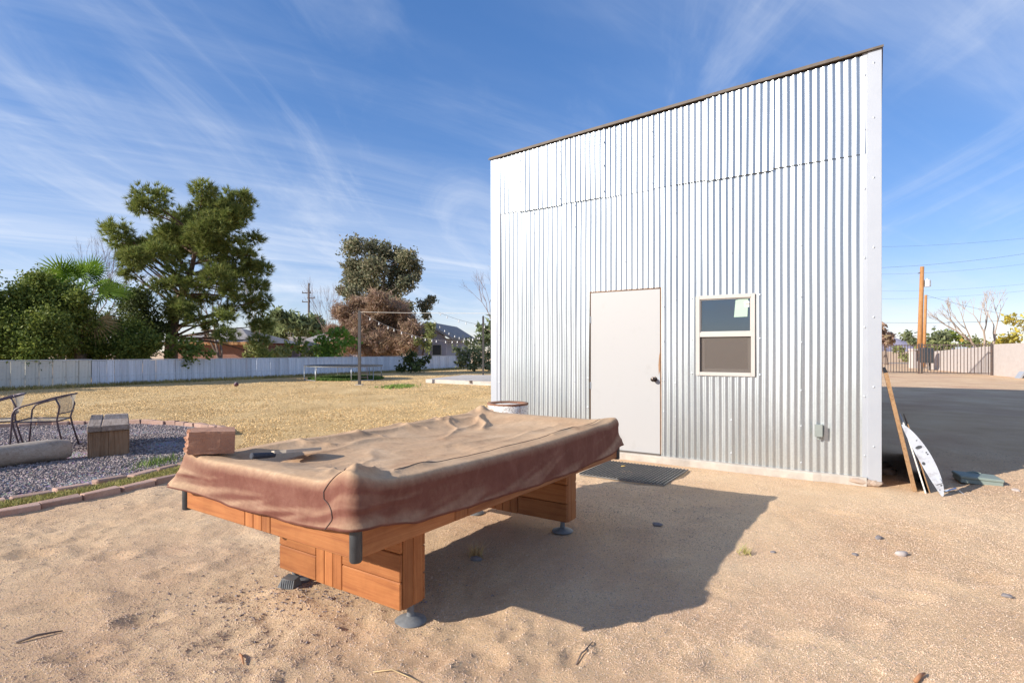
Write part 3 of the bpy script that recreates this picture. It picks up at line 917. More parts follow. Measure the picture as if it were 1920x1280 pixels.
for wz in (Z_WIN[0] + .02, 1.5, Z_WIN[1] - .02):
    screw(S_WIN[0] - .05, wz, -.026); screw(S_WIN[1] + .05, wz, -.026)
o = sc.build('screw_heads', M['steel'], shed); tag(o, kind='stuff')
# door
dx0, dx1 = S_DOOR; dz0, dz1 = Z_DOOR
dr = link('door', cbox(dx1 - dx0 - .012, .044, dz1 - dz0 - .008, .002), M['door'], shed, ((dx0 + dx1) / 2, .012, (dz0 + dz1) / 2))
fr = MB(); fr.box(dx0 - .012, dx0 - .001, -.012, .085, dz0, dz1 + .011); fr.box(dx1 + .001, dx1 + .012, -.012, .085, dz0, dz1 + .011); fr.box(dx0 - .001, dx1 + .001, -.0115, .085, dz1 + .001, dz1 + .012)
fr.build('door_jamb', M['doorwood'], shed)
MB().box(dx0, dx1, -.035, .09, SL - .003, SL + .006).build('threshold', M['fascia'], shed)
kn = MB(); Mk = Matrix.Translation(((dx1 - dx0) / 2 - .075, -.022, -.095)) @ Matrix.Rotation(R(90), 4, 'X')
kn.lathe([(.033, 0), (.033, .006), (.014, .010), (.012, .034), (.024, .042), (.030, .055), (.027, .070), (.012, .077), (0, .078)], 24, Mk)
autosmooth(kn.build('door_knob', M['darkmetal'], dr), 50)
MB().box((dx1 - dx0) / 2 - .032, (dx1 - dx0) / 2 - .006, -.0245, -.0220, -.128, -.07).build('latch_plate', M['trim'], dr)
for hz in (.66, .0 - .20, -.80):
    h_ = MB(); h_.tube([(-(dx1 - dx0) / 2 + .004, -.026, hz - .045), (-(dx1 - dx0) / 2 + .004, -.026, hz + .045)], .006, 8)
    h_.box(-(dx1 - dx0) / 2 - .008, -(dx1 - dx0) / 2 + .014, -.0242, -.0225, hz - .044, hz + .044)
    h_.build('hinge', M['steel'], dr)
MB().prism([((dx1 - dx0) / 2 - .022, -.04), ((dx1 - dx0) / 2 - .006, .02), ((dx1 - dx0) / 2 - .006, .24), ((dx1 - dx0) / 2 - .016, .20), ((dx1 - dx0) / 2 - .026, .08)], -.0232, -.0222).build('chipped_edge', M['doorwood'], dr)
# window: outer frame, meeting rail, upper pane, lower sash with screen
wx0, wx1 = S_WIN; wz0, wz1 = Z_WIN
win = empty('window', ((wx0 + wx1) / 2, -.028, (wz0 + wz1) / 2)); win.parent = shed
W2, H2 = (wx1 - wx0) / 2, (wz1 - wz0) / 2
def bars(m, x0, x1, z0, z1, w, y0, y1, wt=None, wb=None):
    wt = wt or w; wb = wb or w
    m.box(x0, x0 + w, y0, y1, z0, z1); m.box(x1 - w, x1, y0, y1, z0, z1)
    m.box(x0 + w, x1 - w, y0, y1, z1 - wt, z1); m.box(x0 + w, x1 - w, y0, y1, z0, z0 + wb)
    return m
o = bars(MB(), -W2, W2, -H2, H2, .042, -.016, .075).build('frame', M['vinyl'], win)
bv = o.modifiers.new('bevel', 'BEVEL'); bv.width = .003; bv.segments = 2; bv.limit_method = 'ANGLE'
mid = .015
MB().box(-W2 + .042, W2 - .042, -.012, .06, mid - .030, mid + .022).build('meeting_rail', M['vinyl'], win)
bars(MB(), -W2 + .043, W2 - .043, mid + .022, H2 - .042, .010, .000, .05).build('upper_bead', M['vinyl'], win)
o = bars(MB(), -W2 + .056, W2 - .052, -H2 + .045, mid - .034, .030, .028, .060, .012, .036).build('lower_sash', M['vinyl'], win)
MB().box(-W2 + .050, W2 - .050, .018, .024, mid + .030, H2 - .050).build('pane', M['glass'], win)
lp = MB().box(-W2 + .080, W2 - .076, .050, .056, -H2 + .072, mid - .044).build('pane', M['glass'], win)
MB().box(-W2 + .044, W2 - .044, .012, .0135, -H2 + .043, mid - .031).build('insect_screen', M['screen'], win)
MB().prism([(.095, .205), (.112, .398), (.248, .422), (.238, .208)], .0145, .0170).build('sticker', M['sticker'], win)
MB().prism([(.208, .318), (.203, .378), (.258, .382), (.258, .315)], .0115, .0140).build('sticker', M['white'], win)
MB().box(.215, .258, .0100, .0112, .345, .352).build('sticker_mark', M['chip'], win)
# outlet box on the wall
ob = empty('outlet_box', (-.545, -.024, .53)); ob.parent = shed
link('box_body', cbox(.070, .06, .125, .006), M['boxgrey'], ob, (0, -.036, 0))
link('hinged_cover', cbox(.076, .014, .132, .004), M['boxgrey'], ob, (.002, -.074, .002))
MB().tube([(.0, -.035, -.075), (.0, -.035, -.095)], .014, 10).build('conduit_stub', M['boxgrey'], ob)

# ================================================================== POOL TABLE
table = empty('pool_table', TBL, TROT)
tag(table, 'cedar planked pool table on two pedestals, standing on the sand', 'pool table')
AX, AY = .695, 1.33
ZB, ZT = .510, .672
def plank(x0, x1, y0, y1, z0, z1, axis, name='plank', c=.004):
    o = link(name, cbox(x1 - x0, y1 - y0, z1 - z0, c), M['wood' + axis], table, ((x0 + x1) / 2, (y0 + y1) / 2, (z0 + z1) / 2))
    return o
G1 = .0015
# apron, front and rear short sides: long board, three upright boards, long board; two courses
for ys_ in (-1, 1):
    y0, y1 = (-AY, -AY + .03) if ys_ < 0 else (AY - .03, AY)
    for (a, b, ax) in ((-AX + .03, -.105, 'x'), (-.105, -.035, 'z'), (-.035, .035, 'z'), (.035, .105, 'z'), (.105, AX - .03, 'x')):
        if ax == 'x':
            plank(a + G1, b - G1, y0, y1, ZB, ZB + .118, ax); plank(a + G1, b - G1, y0, y1, ZB + .121, ZT, ax)
        else:
            plank(a + G1, b - G1, y0, y1, ZB, ZT, ax)
for xs_ in (-1, 1):
    x0, x1 = (-AX, -AX + .03) if xs_ < 0 else (AX - .03, AX)
    for (a, b, ax) in ((-AY + .03, -.70, 'y'), (-.70, -.60, 'z'), (-.60, .60, 'y'), (.60, .70, 'z'), (.70, AY - .03, 'y')):
        if ax == 'y':
            plank(x0, x1, a + G1, b - G1, ZB, ZB + .118, ax); plank(x0, x1, a + G1, b - G1, ZB + .121, ZT, ax)
        else:
            plank(x0, x1, a + G1, b - G1, ZB, ZT, ax)
for sx in (-1, 1):
    for sy in (-1, 1):
        m = MB(); m.tube([(0, 0, ZB - .012), (0, 0, ZB - .006), (0, 0, ZB + .135)], [.022, .026, .026], 14)
        autosmooth(m.build('corner_cap', M['black'], table, (sx * (AX - .012), sy * (AY - .012), 0)), 40)
MB().box(-AX + .04, AX - .04, -AY + .04, AY - .04, ZT - .02, ZT + .028).build('bed', M['foot'], table)
# steel strap showing below the cover at the left corner
MB().box(-AX + .06, -AX + .22, -AY - .006, -AY - .002, .622, .645).build('steel_strap', M['trim'], table)
# rails under the cover
for (a, b, c_, d) in ((-AX + .06, AX - .06, -AY + .06, -AY + .16), (-AX + .06, AX - .06, AY - .16, AY - .06), (-AX + .06, -AX + .16, -AY + .165, AY - .165), (AX - .16, AX - .06, -AY + .165, AY - .165)):
    MB().box(a, b, c_, d, ZT + .03, .735).build('rail', M['woodx'], table)
# pedestals
def pedestal(y0, y1):
    P0, P1, z0, z1 = -.47, .52, .09, ZB - .002
    core = MB().box(P0 + .02, P1 - .02, y0 + .02, y1 - .02, z0 + .004, z1).build('pedestal_core', M['woodx'], table)
    hz = (z1 - z0) / 3
    for yy in ((y0, y0 + .02), (y1 - .02, y1)):
        for (a, b, ax) in ((P0, -.130, 'x'), (-.130, -.0585, 'z'), (-.0585, .013, 'z'), (.013, .0845, 'z'), (.0845, P1 - .001, 'x')):
            a_, b_ = a, b
            if ax == 'x':
                for q in range(3): plank(a_ + G1, b_ - G1, yy[0], yy[1], z0 + q * hz + G1, z0 + (q + 1) * hz - G1, ax, c=.005)
            else: plank(a_ + G1, b_ - G1, yy[0], yy[1], z0, z1, ax, c=.003)
    ym = (y0 + y1) / 2
    for xx in ((P0, P0 + .02), (P1 - .02, P1)):
        plank(xx[0], xx[1], y0 + .021, ym - .0015, z0, z1, 'z', c=.003); plank(xx[0], xx[1], ym + .0015, y1 - .021, z0, z1, 'z', c=.003)
pedestal(-.905, -.725)
pedestal(.790, .945)
def foot(x_, y_, tilt=(0, 0), sink=0):
    m = MB(); m.lathe([(.0, .0), (.078, .0), (.081, .005), (.076, .011), (.034, .026), (.020, .031), (.017, .05), (.017, .094)], 28)
    o = autosmooth(m.build('levelling_foot', M['foot'], table, (x_, y_, -.004 - sink), (tilt[0], tilt[1], 0)), 35)
    return o
foot(.485, -.80); foot(.44, .87); foot(-.40, .87)
foot(-.415, -.82, (R(10), R(-8)), .006)
# ribbed wedge under the left foot
m = MB()
m.add([(-.055, -.045, 0), (.06, -.045, 0), (.06, .05, 0), (-.055, .05, 0), (-.02, -.03, .075), (.045, -.03, .062), (.045, .04, .062), (-.02, .04, .075)],
      [(3, 2, 1, 0), (4, 5, 6, 7), (0, 1, 5, 4), (1, 2, 6, 5), (2, 3, 7, 6), (3, 0, 4, 7)])
for q in range(7):
    xx = -.028 + q * .0125
    m.add([(xx, -.049, .003), (xx + .006, -.049, .003), (xx + .004 + .004, -.034, .066), (xx + .002 + .002, -.034, .066), (xx, -.040, .003), (xx + .006, -.040, .003), (xx + .008, -.028, .066), (xx + .004, -.028, .066)],
          [(0, 1, 2, 3), (5, 4, 7, 6), (1, 5, 6, 2), (4, 0, 3, 7), (3, 2, 6, 7), (0, 4, 5, 1)])
m.build('ribbed_wedge', M['foot'], table, (-.36, -.92, -.003), (0, 0, R(25)))

# ---- cover: one sheet from the sagging middle over the rails and down the skirts
CX, CY, CR = .674, 1.310, .016
def cover_mesh():
    per = []
    def arc(cx, cy, a0, a1, n):
        for i in range(n): 
            a = R(a0 + (a1 - a0) * i / n); per.append((cx + CR * math.cos(a), cy + CR * math.sin(a)))
    def line(p, q, n):
        for i in range(n): per.append((p[0] + (q[0] - p[0]) * i / n, p[1] + (q[1] - p[1]) * i / n))
    line((-CX + CR, -CY), (CX - CR, -CY), 110); arc(CX - CR, -CY + CR, -90, 0, 12)
    line((CX, -CY + CR), (CX, CY - CR), 190); arc(CX - CR, CY - CR, 0, 90, 12)
    line((CX - CR, CY), (-CX + CR, CY), 110); arc(-CX + CR, CY - CR, 90, 180, 12)
    line((-CX, CY - CR), (-CX, -CY + CR), 190); arc(-CX + CR, -CY + CR, 180, 270, 12)
    P = np.array(per); n = len(P)
    x, y = P[:, 0], P[:, 1]
    nxt = np.roll(P, -1, 0) - np.roll(P, 1, 0)
    N = np.stack([nxt[:, 1], -nxt[:, 0]], -1); N /= np.linalg.norm(N, axis=1)[:, None]
    N = (np.roll(N, 1, 0) + np.roll(N, -1, 0) + N) / 3
    segs = [  # fold crests on the top (x0,y0,x1,y1,height,width)
        (.655, -1.285, .46, -.98, .046, .034), (.60, -1.29, .34, -1.13, .026, .030), (.62, -1.05, .52, -.62, .020, .030), (.40, -1.20, .08, -1.02, .016, .030), (.30, -.98, -.10, -.50, .016, .035),
        (-.56, -1.00, -.50, .95, .024, .040), (-.30, -1.15, -.34, -.20, .014, .030), (-.42, -.60, -.20, .25, .016, .030), (-.62, -.2, -.58, 1.0, .018, .025),
        (.05, -.45, .30, .62, .016, .030), (.42, -.20, .28, 1.05, .020, .035), (-.10, .10, -.40, .95, .016, .026), (-.52, 1.1, -.10, .62, .036, .026), (-.60, .75, -.25, .45, .016, .022),
        (.58, .45, .64, 1.22, .016, .022), (-.60, -1.16, -.22, -.98, -.030, .05), (.20, .75, .60, 1.16, .014, .026), (-.62, -.75, -.40, -.60, .022, .020), (-.63, -.35, -.42, -.16, .022, .020), (-.63, .15, -.43, .32, .020, .020), (-.62, .55, -.45, .66, .018, .018), (.10, -.85, .42, -.35, .012, .025)]
    def top(xx, yy):
        d = np.minimum(CX - np.abs(xx), CY - np.abs(yy))
        dc = np.hypot(CX - np.abs(xx), CY - np.abs(yy))
        z = .800 - .055 * (1 - np.exp(-(np.maximum(d - .07, 0) / .20) ** 1.6))
        z = z - .018 * np.exp(-(yy / .75) ** 2) * np.exp(-((CX - np.abs(xx)) / .25) ** 2)
        z = z + .030 * np.exp(-(dc / .13) ** 2) + np.where((xx > 0) & (yy < 0), .030 * np.exp(-(np.hypot(CX - .075 - xx, -CY + .06 - yy) / .055) ** 2), 0)
        z = z - .022 * np.exp(-(np.hypot(xx + .50, yy + 1.05) / .22) ** 2)
        for (x0, y0, x1, y1, hh, ww) in segs:
            vx, vy = x1 - x0, y1 - y0; L2 = vx * vx + vy * vy
            t = np.clip(((xx - x0) * vx + (yy - y0) * vy) / L2, 0, 1)
            wob = .02 * np.sin(t * 9 + x0 * 20)
            dd = np.hypot(xx - x0 - t * vx + wob * vy / math.sqrt(L2), yy - y0 - t * vy - wob * vx / math.sqrt(L2))
            z = z + hh * .92 * np.exp(-(np.sqrt(dd * dd + .007 ** 2) - .007) / ww) * (.5 + .5 * np.sin(PI * np.clip(t, .08, .92)))
        e = np.clip(d / .12, 0, 1)
        wx = xx + .05 * fbm(xx * 3, yy * 3, 2, 12); wy = yy + .05 * fbm(xx * 3, yy * 3, 2, 14)
        z = z + e * (.006 * fbm(wx * 6 + wy * 1.5, wy * 1.8, 2, 15) + .0016 * fbm(wx * 16, wy * 7, 2, 25) + .004 * np.abs(fbm(wx * 4, wy * 3, 2, 55)))
        # bunched knot of cloth at the far left corner
        kx, ky = xx + .64, yy - 1.24
        z = z + .026 * np.exp(-(kx ** 2 + ky ** 2) / .085 ** 2) * (1 + .5 * np.sin(kx * 38 + ky * 30))
        return z
    rings = []
    for s in np.concatenate([np.linspace(.02, .80, 46), np.linspace(.81, .985, 26)]):
        xx, yy = x * s, y * s
        rings.append(np.stack([xx, yy, top(xx, yy)], -1))
    # bottom of the skirt, all around
    zt = top(x * .985, y * .985)
    ybot = np.interp(y, [-1.30, -1.0, -.6, .2, .7, 1.1, 1.30], [.640, .585, .565, .540, .540, .562, .595])
    xbot = np.interp(x, [-.665, -.5, -.2, .2, .5, .665], [.650, .625, .600, .598, .610, .638])
    wl = np.clip((np.abs(x) - CX + .10) / .10, 0, 1)
    zb = np.where(np.abs(x) > CX - .09, np.where(np.abs(y) > CY - .09, (ybot + xbot) / 2, ybot), xbot)
    for _ in range(6): zb = (np.roll(zb, 1) + zb + np.roll(zb, -1)) / 3
    cum = np.concatenate([[0], np.cumsum(np.hypot(*(np.roll(P, -1, 0) - P).T))])[:-1]
    dcor = np.hypot(CX - np.abs(x), CY - np.abs(y))
    ear = np.exp(-(dcor / .10) ** 2)
    fold = fbm(cum * 3.0, cum * 0 + .5, 3, 61)
    fold2 = fbm(cum * 11.0, cum * 0 + 2.5, 2, 71)
    for v in np.concatenate([np.linspace(.02, .2, 7), np.linspace(.26, 1, 15)]):
        if v <= .2:
            a = v / .2 * PI / 2
            out = .034 * math.sin(a); dz = -.050 * (1 - math.cos(a))
            w = v / .2
        else:
            w = 1; t = (v - .2) / .8
            out = .034 - .006 * math.sin(PI * t) + .018 * t * t
            dz = None
        if dz is not None: z = zt + dz
        else:
            t = (v - .2) / .8; z0 = zt - .050; z = z0 + (zb - z0) * t
        tt = max(0, (v - .12) / .88)
        diag = .5 - 2.0 * np.abs(fbm(cum * 2.2 + tt * 1.5, tt * .9 + cum * 0, 3, 83))
        o_ = out + tt * (.009 * fold + .002 * fold2 * tt) + .011 * diag * min(1, tt * 2) + ear * (.022 * tt)
        o_ = np.maximum(o_, .003 + .030 * min(1, v * 5) + .006 * max(0, tt - .25))
        # left front corner flares outward at the hem
        lf = np.exp(-(np.hypot(x + CX, y + CY) / .16) ** 2)
        o_ = o_ + lf * .05 * tt
        zz = z + .0025 * fold2 * tt * (1 if v > .9 else .3)
        rings.append(np.stack([x + N[:, 0] * o_, y + N[:, 1] * o_, zz], -1))
    # hem turned in a little
    last = rings[-1].copy(); last[:, :2] -= N * .012; last[:, 2] += .004
    rings.append(last)
    V = np.concatenate(rings); m = len(rings)
    ii = np.arange(n); jj = (ii + 1) % n
    Fc = np.concatenate([np.stack([k * n + ii, (k + 1) * n + ii, (k + 1) * n + jj, k * n + jj], -1) for k in range(m - 1)])
    return V, Fc, rings, n, top
cv, cf, rings, cn, topf = cover_mesh()
cover = empty('table_cover', TBL, TROT)
tag(cover, 'dusty reddish brown vinyl cover draped over the pool table', 'table cover')
me = npmesh('cover_sheet', cv, cf)
o = link('cover_sheet', me, M['cloth'], cover, smooth=True)
cap_ = [tuple(p) for p in rings[0]]
MB().add([(p[0] * 1.02, p[1] * 1.02, p[2] - .0005) for p in cap_], [tuple(range(cn))[::-1]]).build('cover_centre', M['cloth'], cover)
# piped seams: along the visible long edge and down the near corner
def seam(pts, r=.0028): return MB().tube(pts, r, 5).build('piped_seam', M['seam'], cover, smooth=True)
seam([(.60 - .02 * math.sin((yy + 1.2) / 2.4 * PI) + .004 * math.sin(yy * 9), yy, float(topf(np.array([.60 - .02 * math.sin((yy + 1.2) / 2.4 * PI) + .004 * math.sin(yy * 9)]), np.array([yy]))[0]) + .0015) for yy in np.linspace(-1.02, 1.20, 70)], .0016)
j0 = 101
nr = len(rings)
seam([tuple(np.array(rings[k][j0 + int(round(3 * math.sin((k - 66) * .35)))]) + np.array([0, -.0018, .001])) for k in range(66, nr - 1)], .0024)
def cover_z(wx, wy):
    dx, dy = wx - TBL.x, wy - TBL.y
    lx = dx * math.cos(-TROT) - dy * math.sin(-TROT); ly = dx * math.sin(-TROT) + dy * math.cos(-TROT)
    return float(topf(np.array([lx]), np.array([ly]))[0])
def on_cover(px, py):
    q = G(px, py, .79)
    for _ in range(8): q = G(px, py, cover_z(q.x, q.y))
    return q

# ---- block and paddle on the cover
def onto(px, py, z):
    return G(px, py, z)
p = G(384, 848, .815)
def block_mesh():
    bm = bmesh.new(); bmesh.ops.create_cube(bm, size=1)
    bmesh.ops.subdivide_edges(bm, edges=list(bm.edges), cuts=9, use_grid_fill=True)
    for v in bm.verts:
        x_, y_, z_ = v.co
        k = 1 - .10 * (y_ + .5)
        q = Vector((x_ * .245 * k, y_ * .20, z_ * .120))
        # rough split face on the left
        if x_ < -.49:
            q.x += .016 * float(fbm(np.array([y_ * 6 + 3]), np.array([z_ * 5]), 4, 5)[0]) + .022 * (abs(y_) * 2) ** 3 + .010 * (abs(z_) * 2) ** 3
        else:
            q += Vector((0, .0015 * float(fbm(np.array([x_ * 9]), np.array([z_ * 9 + y_]), 2, 6)[0]), .0015 * float(fbm(np.array([x_ * 8]), np.array([y_ * 8]), 2, 7)[0])))
        v.co = q
    me = bpy.data.meshes.new('concrete_block'); bm.to_mesh(me); bm.free(); return me
o = link('concrete_block', block_mesh(), M['block'], None, (-1.66, 3.08, cover_z(-1.66, 3.08) + .068), (0, R(2), R(24)))
bv = o.modifiers.new('bevel', 'BEVEL'); bv.width = .004; bv.segments = 2; bv.limit_method = 'ANGLE'; bv.angle_limit = R(50)
tag(o, 'red split face concrete block weighing down the cover at its left corner', 'block')
pa = on_cover(470, 862); pb = on_cover(608, 852)
pad = empty('paddle', pa, 0)
dv = pb - pa
tag(pad, 'wooden paddle with black grip lying on the table cover', 'paddle')
pad.rotation_euler = (0, -math.atan2(dv.z, math.hypot(dv.x, dv.y)), math.atan2(dv.y, dv.x))
pad.location.z += .004
Lp = math.hypot(dv.x, dv.y)
m = MB(); m.tube([(0, 0, .016), (.004, 0, .016), (.012, 0, .016), (.10, 0, .015), (.135, 0, .015)], [.013, .018, .0165, .0155, .013], 10)
m.build('grip', M['grip'], pad, smooth=False)
prof = [(.125, .013), (.150, .018), (.175, .045), (.21, .064), (.28, .072), (.35, .070), (.39, .060), (.405, .04)]
poly = [(a, b) for a, b in prof] + [(a, -b) for a, b in prof[::-1]]
sc_ = max(1, Lp / .418)
m = MB(); m.add([(a * 1, b, .006) for a, b in poly] + [(a * 1, b, .022) for a, b in poly], [tuple(range(len(poly)))[::-1], tuple(range(len(poly), 2 * len(poly)))] + [(i, (i + 1) % len(poly), len(poly) + (i + 1) % len(poly), len(poly) + i) for i in range(len(poly))])
m.build('blade', M['paddle'], pad, (0, 0, .012), (R(-8), R(-1.0), 0))

# ================================================================== THINGS AROUND THE SHED
# washing machine drum
dm = empty('perforated_drum', (-.05, 6.75, 0))
tag(dm, 'white perforated steel drum with rusty rim beside the shed corner', 'drum')
m = MB(); m.lathe([(.235, .0), (.25, .02), (.25, .69), (.243, .715)], 48); m.build('drum_wall', M['drum'], dm, smooth=True)
m = MB(); m.lathe([(.243, .715), (.252, .728), (.246, .738), (.205, .735), (.185, .725), (.183, .70), (.205, .69), (.235, .70)], 48, closed=True); m.build('rim', M['rust'], dm, smooth=True)
m = MB(); m.lathe([(.232, .69), (.228, .05), (0, .04)], 40); m.build('inner_wall', M['rust'], dm, smooth=True)
# grate mat
mt = empty('grate_mat', (1.37, 6.24, 0), -TH)
tag(mt, 'black rubber grid mat on the sand before the shed door', 'mat')
m = MB(); W_, D_ = .94, .86
for i in range(25):
    xx = -W_ / 2 + W_ * i / 24; m.box(xx - .0045, xx + .0045, -D_ / 2, D_ / 2, .004, .022)
for j in range(15):
    yy = -D_ / 2 + D_ * j / 14; m.box(-W_ / 2, W_ / 2, yy - .005, yy + .005, .003, .012)
m.build('grid', M['grate'], mt)
lf = MB(); lf.add([(-.03, 0, 0), (-.01, .018, .006), (.025, .012, .003), (.04, 0, .008), (.02, -.014, .004), (-.012, -.016, .003)], [(0, 1, 2, 3, 4, 5)])
q = G(1168, 874, .026); tag(lf.build('dry_leaf', M['leafyellow'], None, (q.x, q.y, .027), (0, 0, .4)), 'yellow dry leaf lying on the grid mat', 'leaf')
# boards leaning on the right wall, local frame of the shed: x out of the wall, y along it
def leaner(name, out_b, out_t, zt, y0, y1, th, mat, label, cat, z0=0.0):
    e = empty(name, SHED, -TH)
    L = math.hypot(out_b - out_t, zt); nx_, nz_ = zt / L, (out_b - out_t) / L
    poly = [(out_b, z0), (out_b + th * nx_, z0 + th * nz_), (out_t + th * nx_, zt + th * nz_), (out_t, zt)]
    MB().prism(poly, y0, y1).build('board', mat, e)
    tag(e, label, cat); return e
leaner('plywood_sheet', .255, .022, 1.14, -.07, 2.30, .036, M['ply'], 'brown plywood sheet leaning against the right side of the shed', 'plywood')
leaner('white_board', .350, .175, .66, -.085, .90, .012, M['whiteboard'], 'narrow white board leaning on the plywood by the shed', 'board')
leaner('thin_plank', .385, .215, .64, -.045, 1.1, .010, M['ply'], 'thin brown board leaning outside the narrow white board', 'board')
# curved white metal panel
cp = empty('curved_metal_panel', SHED, -TH)
tag(cp, 'scuffed white curved metal panel with holes leaning by the plywood', 'metal panel')
pb_, pt_ = Vector((.475, -.14, .0)), Vector((.165, -.11, .645))
ax_ = (pt_ - pb_); Lc = ax_.length; ax_.normalize()
sd2 = Vector((1.0, .10, .25)); sd2 = (sd2 - ax_ * sd2.dot(ax_)).normalized(); nn = ax_.cross(sd2).normalized()
nseg = 26; ring = []
for i in range(nseg + 1):
    t = i / nseg
    bulge = .078 * (4 * t * (1 - t)) ** .75 + .012 + .045 * (1 - t)
    base = pb_ + ax_ * (Lc * t)
    ring.append((base - sd2 * .018 * (4 * t * (1 - t)) ** .8, base + sd2 * (bulge - .055 * (1 - t) * .8)))
m = MB(); th_ = .004
V = []
for a, b in ring:
    V += [a, b, b + nn * .035, b + nn * .035 - sd2 * th_, b + nn * th_ - sd2 * th_, a + nn * th_]
Fc = []
for i in range(nseg):
    for k in range(6):
        a = i * 6 + k; b = i * 6 + (k + 1) % 6; Fc.append((a, b, b + 6, a + 6))
Fc += [tuple(range(6))[::-1], tuple(nseg * 6 + k for k in range(6))]
m.add(V, Fc); autosmooth(m.build('panel', M['whitemetal'], cp), 30)
def panel_pt(t, s):
    base = pb_ + ax_ * (Lc * t); return base - sd2 * .018 * (4 * t * (1 - t)) ** .8 + sd2 * s
for (t, s, w_, h_) in ((.66, .05, .030, .020), (.57, .085, .008, .008), (.545, .088, .008, .008), (.45, .02, .014, .02), (.13, .05, .010, .009), (.05, .045, .008, .008), (.75, .06, .007, .006), (.085, .02, .006, .006)):
    c_ = panel_pt(t, s); mh = MB()
    vs = [c_ + sd2 * (w_ * math.cos(a)) + ax_ * (h_ * math.sin(a) * .8) - nn * .0015 for a in np.linspace(0, 2 * PI, 9)[:-1]]
    mh.add(vs + [v + nn * .001 for v in vs], [tuple(range(8)), tuple(range(15, 7, -1))] + [(i, (i + 1) % 8, 8 + (i + 1) % 8, 8 + i) for i in range(8)])
    mh.build('hole', M['black'], cp)
c_ = panel_pt(.19, .045); mh = MB(); Mx = Matrix.Translation(c_ - nn * .012)
mh.add([c_ + sd2 * a + ax_ * b - nn * d for a in (-.03, .025) for b in (-.022, .022) for d in (.0, .014)], [(0, 1, 3, 2), (4, 6, 7, 5), (0, 4, 5, 1), (2, 3, 7, 6), (0, 2, 6, 4), (1, 5, 7, 3)])
mh.build('bracket', M['whitemetal'], cp)
# strip of plastic, green lid
m = MB(); q0, q1, q2 = G(1768, 922), G(1793, 915, .03), G(1808, 928)
pts = [q0 + Vector((0, 0, .004)), q1, q2 + Vector((0, 0, .004))]
wv = Vector((.02, .04, 0))
m.add([p_ + wv * s + Vector((0, 0, dz)) for dz in (0, .003) for s in (-.5, .5) for p_ in pts], [(0, 1, 4, 3), (1, 2, 5, 4), (9, 10, 7, 6), (10, 11, 8, 7), (0, 6, 7, 1), (1, 7, 8, 2), (3, 4, 10, 9), (4, 5, 11, 10), (0, 3, 9, 6), (2, 8, 11, 5)])
tag(m.build('plastic_strip', M['bluestrip']), 'bent pale blue plastic strip on the sand by the metal panel', 'strip')
q = G(1840, 905)
gl = empty('utility_box_lid', (q.x, q.y + .05, 0), R(-22))
link('lid', cbox(.37, .26, .030, .008), M['green'], gl, (0, 0, .055), (R(1), R(3), 0))
link('lid_skirt', cbox(.355, .245, .045, .006), M['green'], gl, (0, 0, .018), (R(1), R(3), 0))
MB().tube([(-.06, .10, .072), (0, .11, .084), (.06, .10, .072)], .008, 6).build('lift_handle', M['green'], gl)
tag(gl, 'green plastic utility box lid lying on the sand right of the shed', 'box lid')
# stones lying about, one object each
stone_specs = [(1690, 1043, .030, 'palestone', 'pale round stone on the open sand right of the table shadow'), (1648, 1012, .026, 'darkstone', 'dark flat stone just behind the pale round stone'),
    (1603, 1041, .018, 'darkstone', 'small grey stone left of the pale round stone'), (1888, 1122, .020, 'darkstone', 'dark pebble on the sand near the right picture edge'),
    (1232, 983, .030, 'darkstone', 'flat dark stone within the table shadow near the far foot'), (1665, 888, .07, 'rubble', 'larger rounded rock under the plywood sheet'), (1660, 874, .06, 'rubble', 'rounded rock behind the larger one under the plywood'),
    (1905, 918, .03, 'palestone', 'pale stone right of the green lid'), (1450, 1036, .016, 'darkstone', 'small dark stone at the right edge of the table shadow'), (893, 1048, .030, 'darkstone', 'black lump of char beside the dry weed under the table')]
for i, (px, py, s, mt_, lab) in enumerate(stone_specs):
    q = G(px, py); o = rock('stone', s * 1.25, s * .9, s * .6, 40 + i, M[mt_], None, (q.x, q.y, groundz(q.x, q.y) + s * .3), i * .7, 2, .3)
    o.data.polygons.foreach_set('use_smooth', [True] * len(o.data.polygons))
    tag(o, lab, 'stone')
def twig(name, pts, r, mat, label, cat):
    P_ = [G(a, b) for a, b in pts]; P_ = [Vector((p_.x, p_.y, groundz(p_.x, p_.y) + r * 1.2 + (.008 if 0 < i < len(P_) - 1 else 0))) for i, p_ in enumerate(P_)]
    tag(MB().tube(P_, [r] * (len(P_) - 1) + [r * .5], 6).build(name, mat, smooth=True), label, cat)
twig('twig', [(1080, 1243), (1090, 1228), (1096, 1226), (1111, 1203)], .004, M['twig'], 'forked grey twig on the sand below the table shadow', 'twig')
twig('dry_stalk', [(700, 1256), (735, 1257), (760, 1268), (790, 1282)], .003, M['straw'], 'dry straw stalk at the bottom edge of the picture', 'stalk')
twig('wood_chip', [(450, 1222), (453, 1234), (457, 1243)], .0055, M['chip'], 'orange wood chip on the sand in the left foreground', 'wood chip')
twig('wood_chip', [(1716, 1278), (1726, 1270), (1734, 1264)], .008, M['chip'], 'brown wood chip at the bottom edge on the right', 'wood chip')
twig('buried_stick', [(30, 1205), (70, 1194), (118, 1182)], .006, M['twig'], 'thin dark stick half buried in the sand at lower left', 'stick')
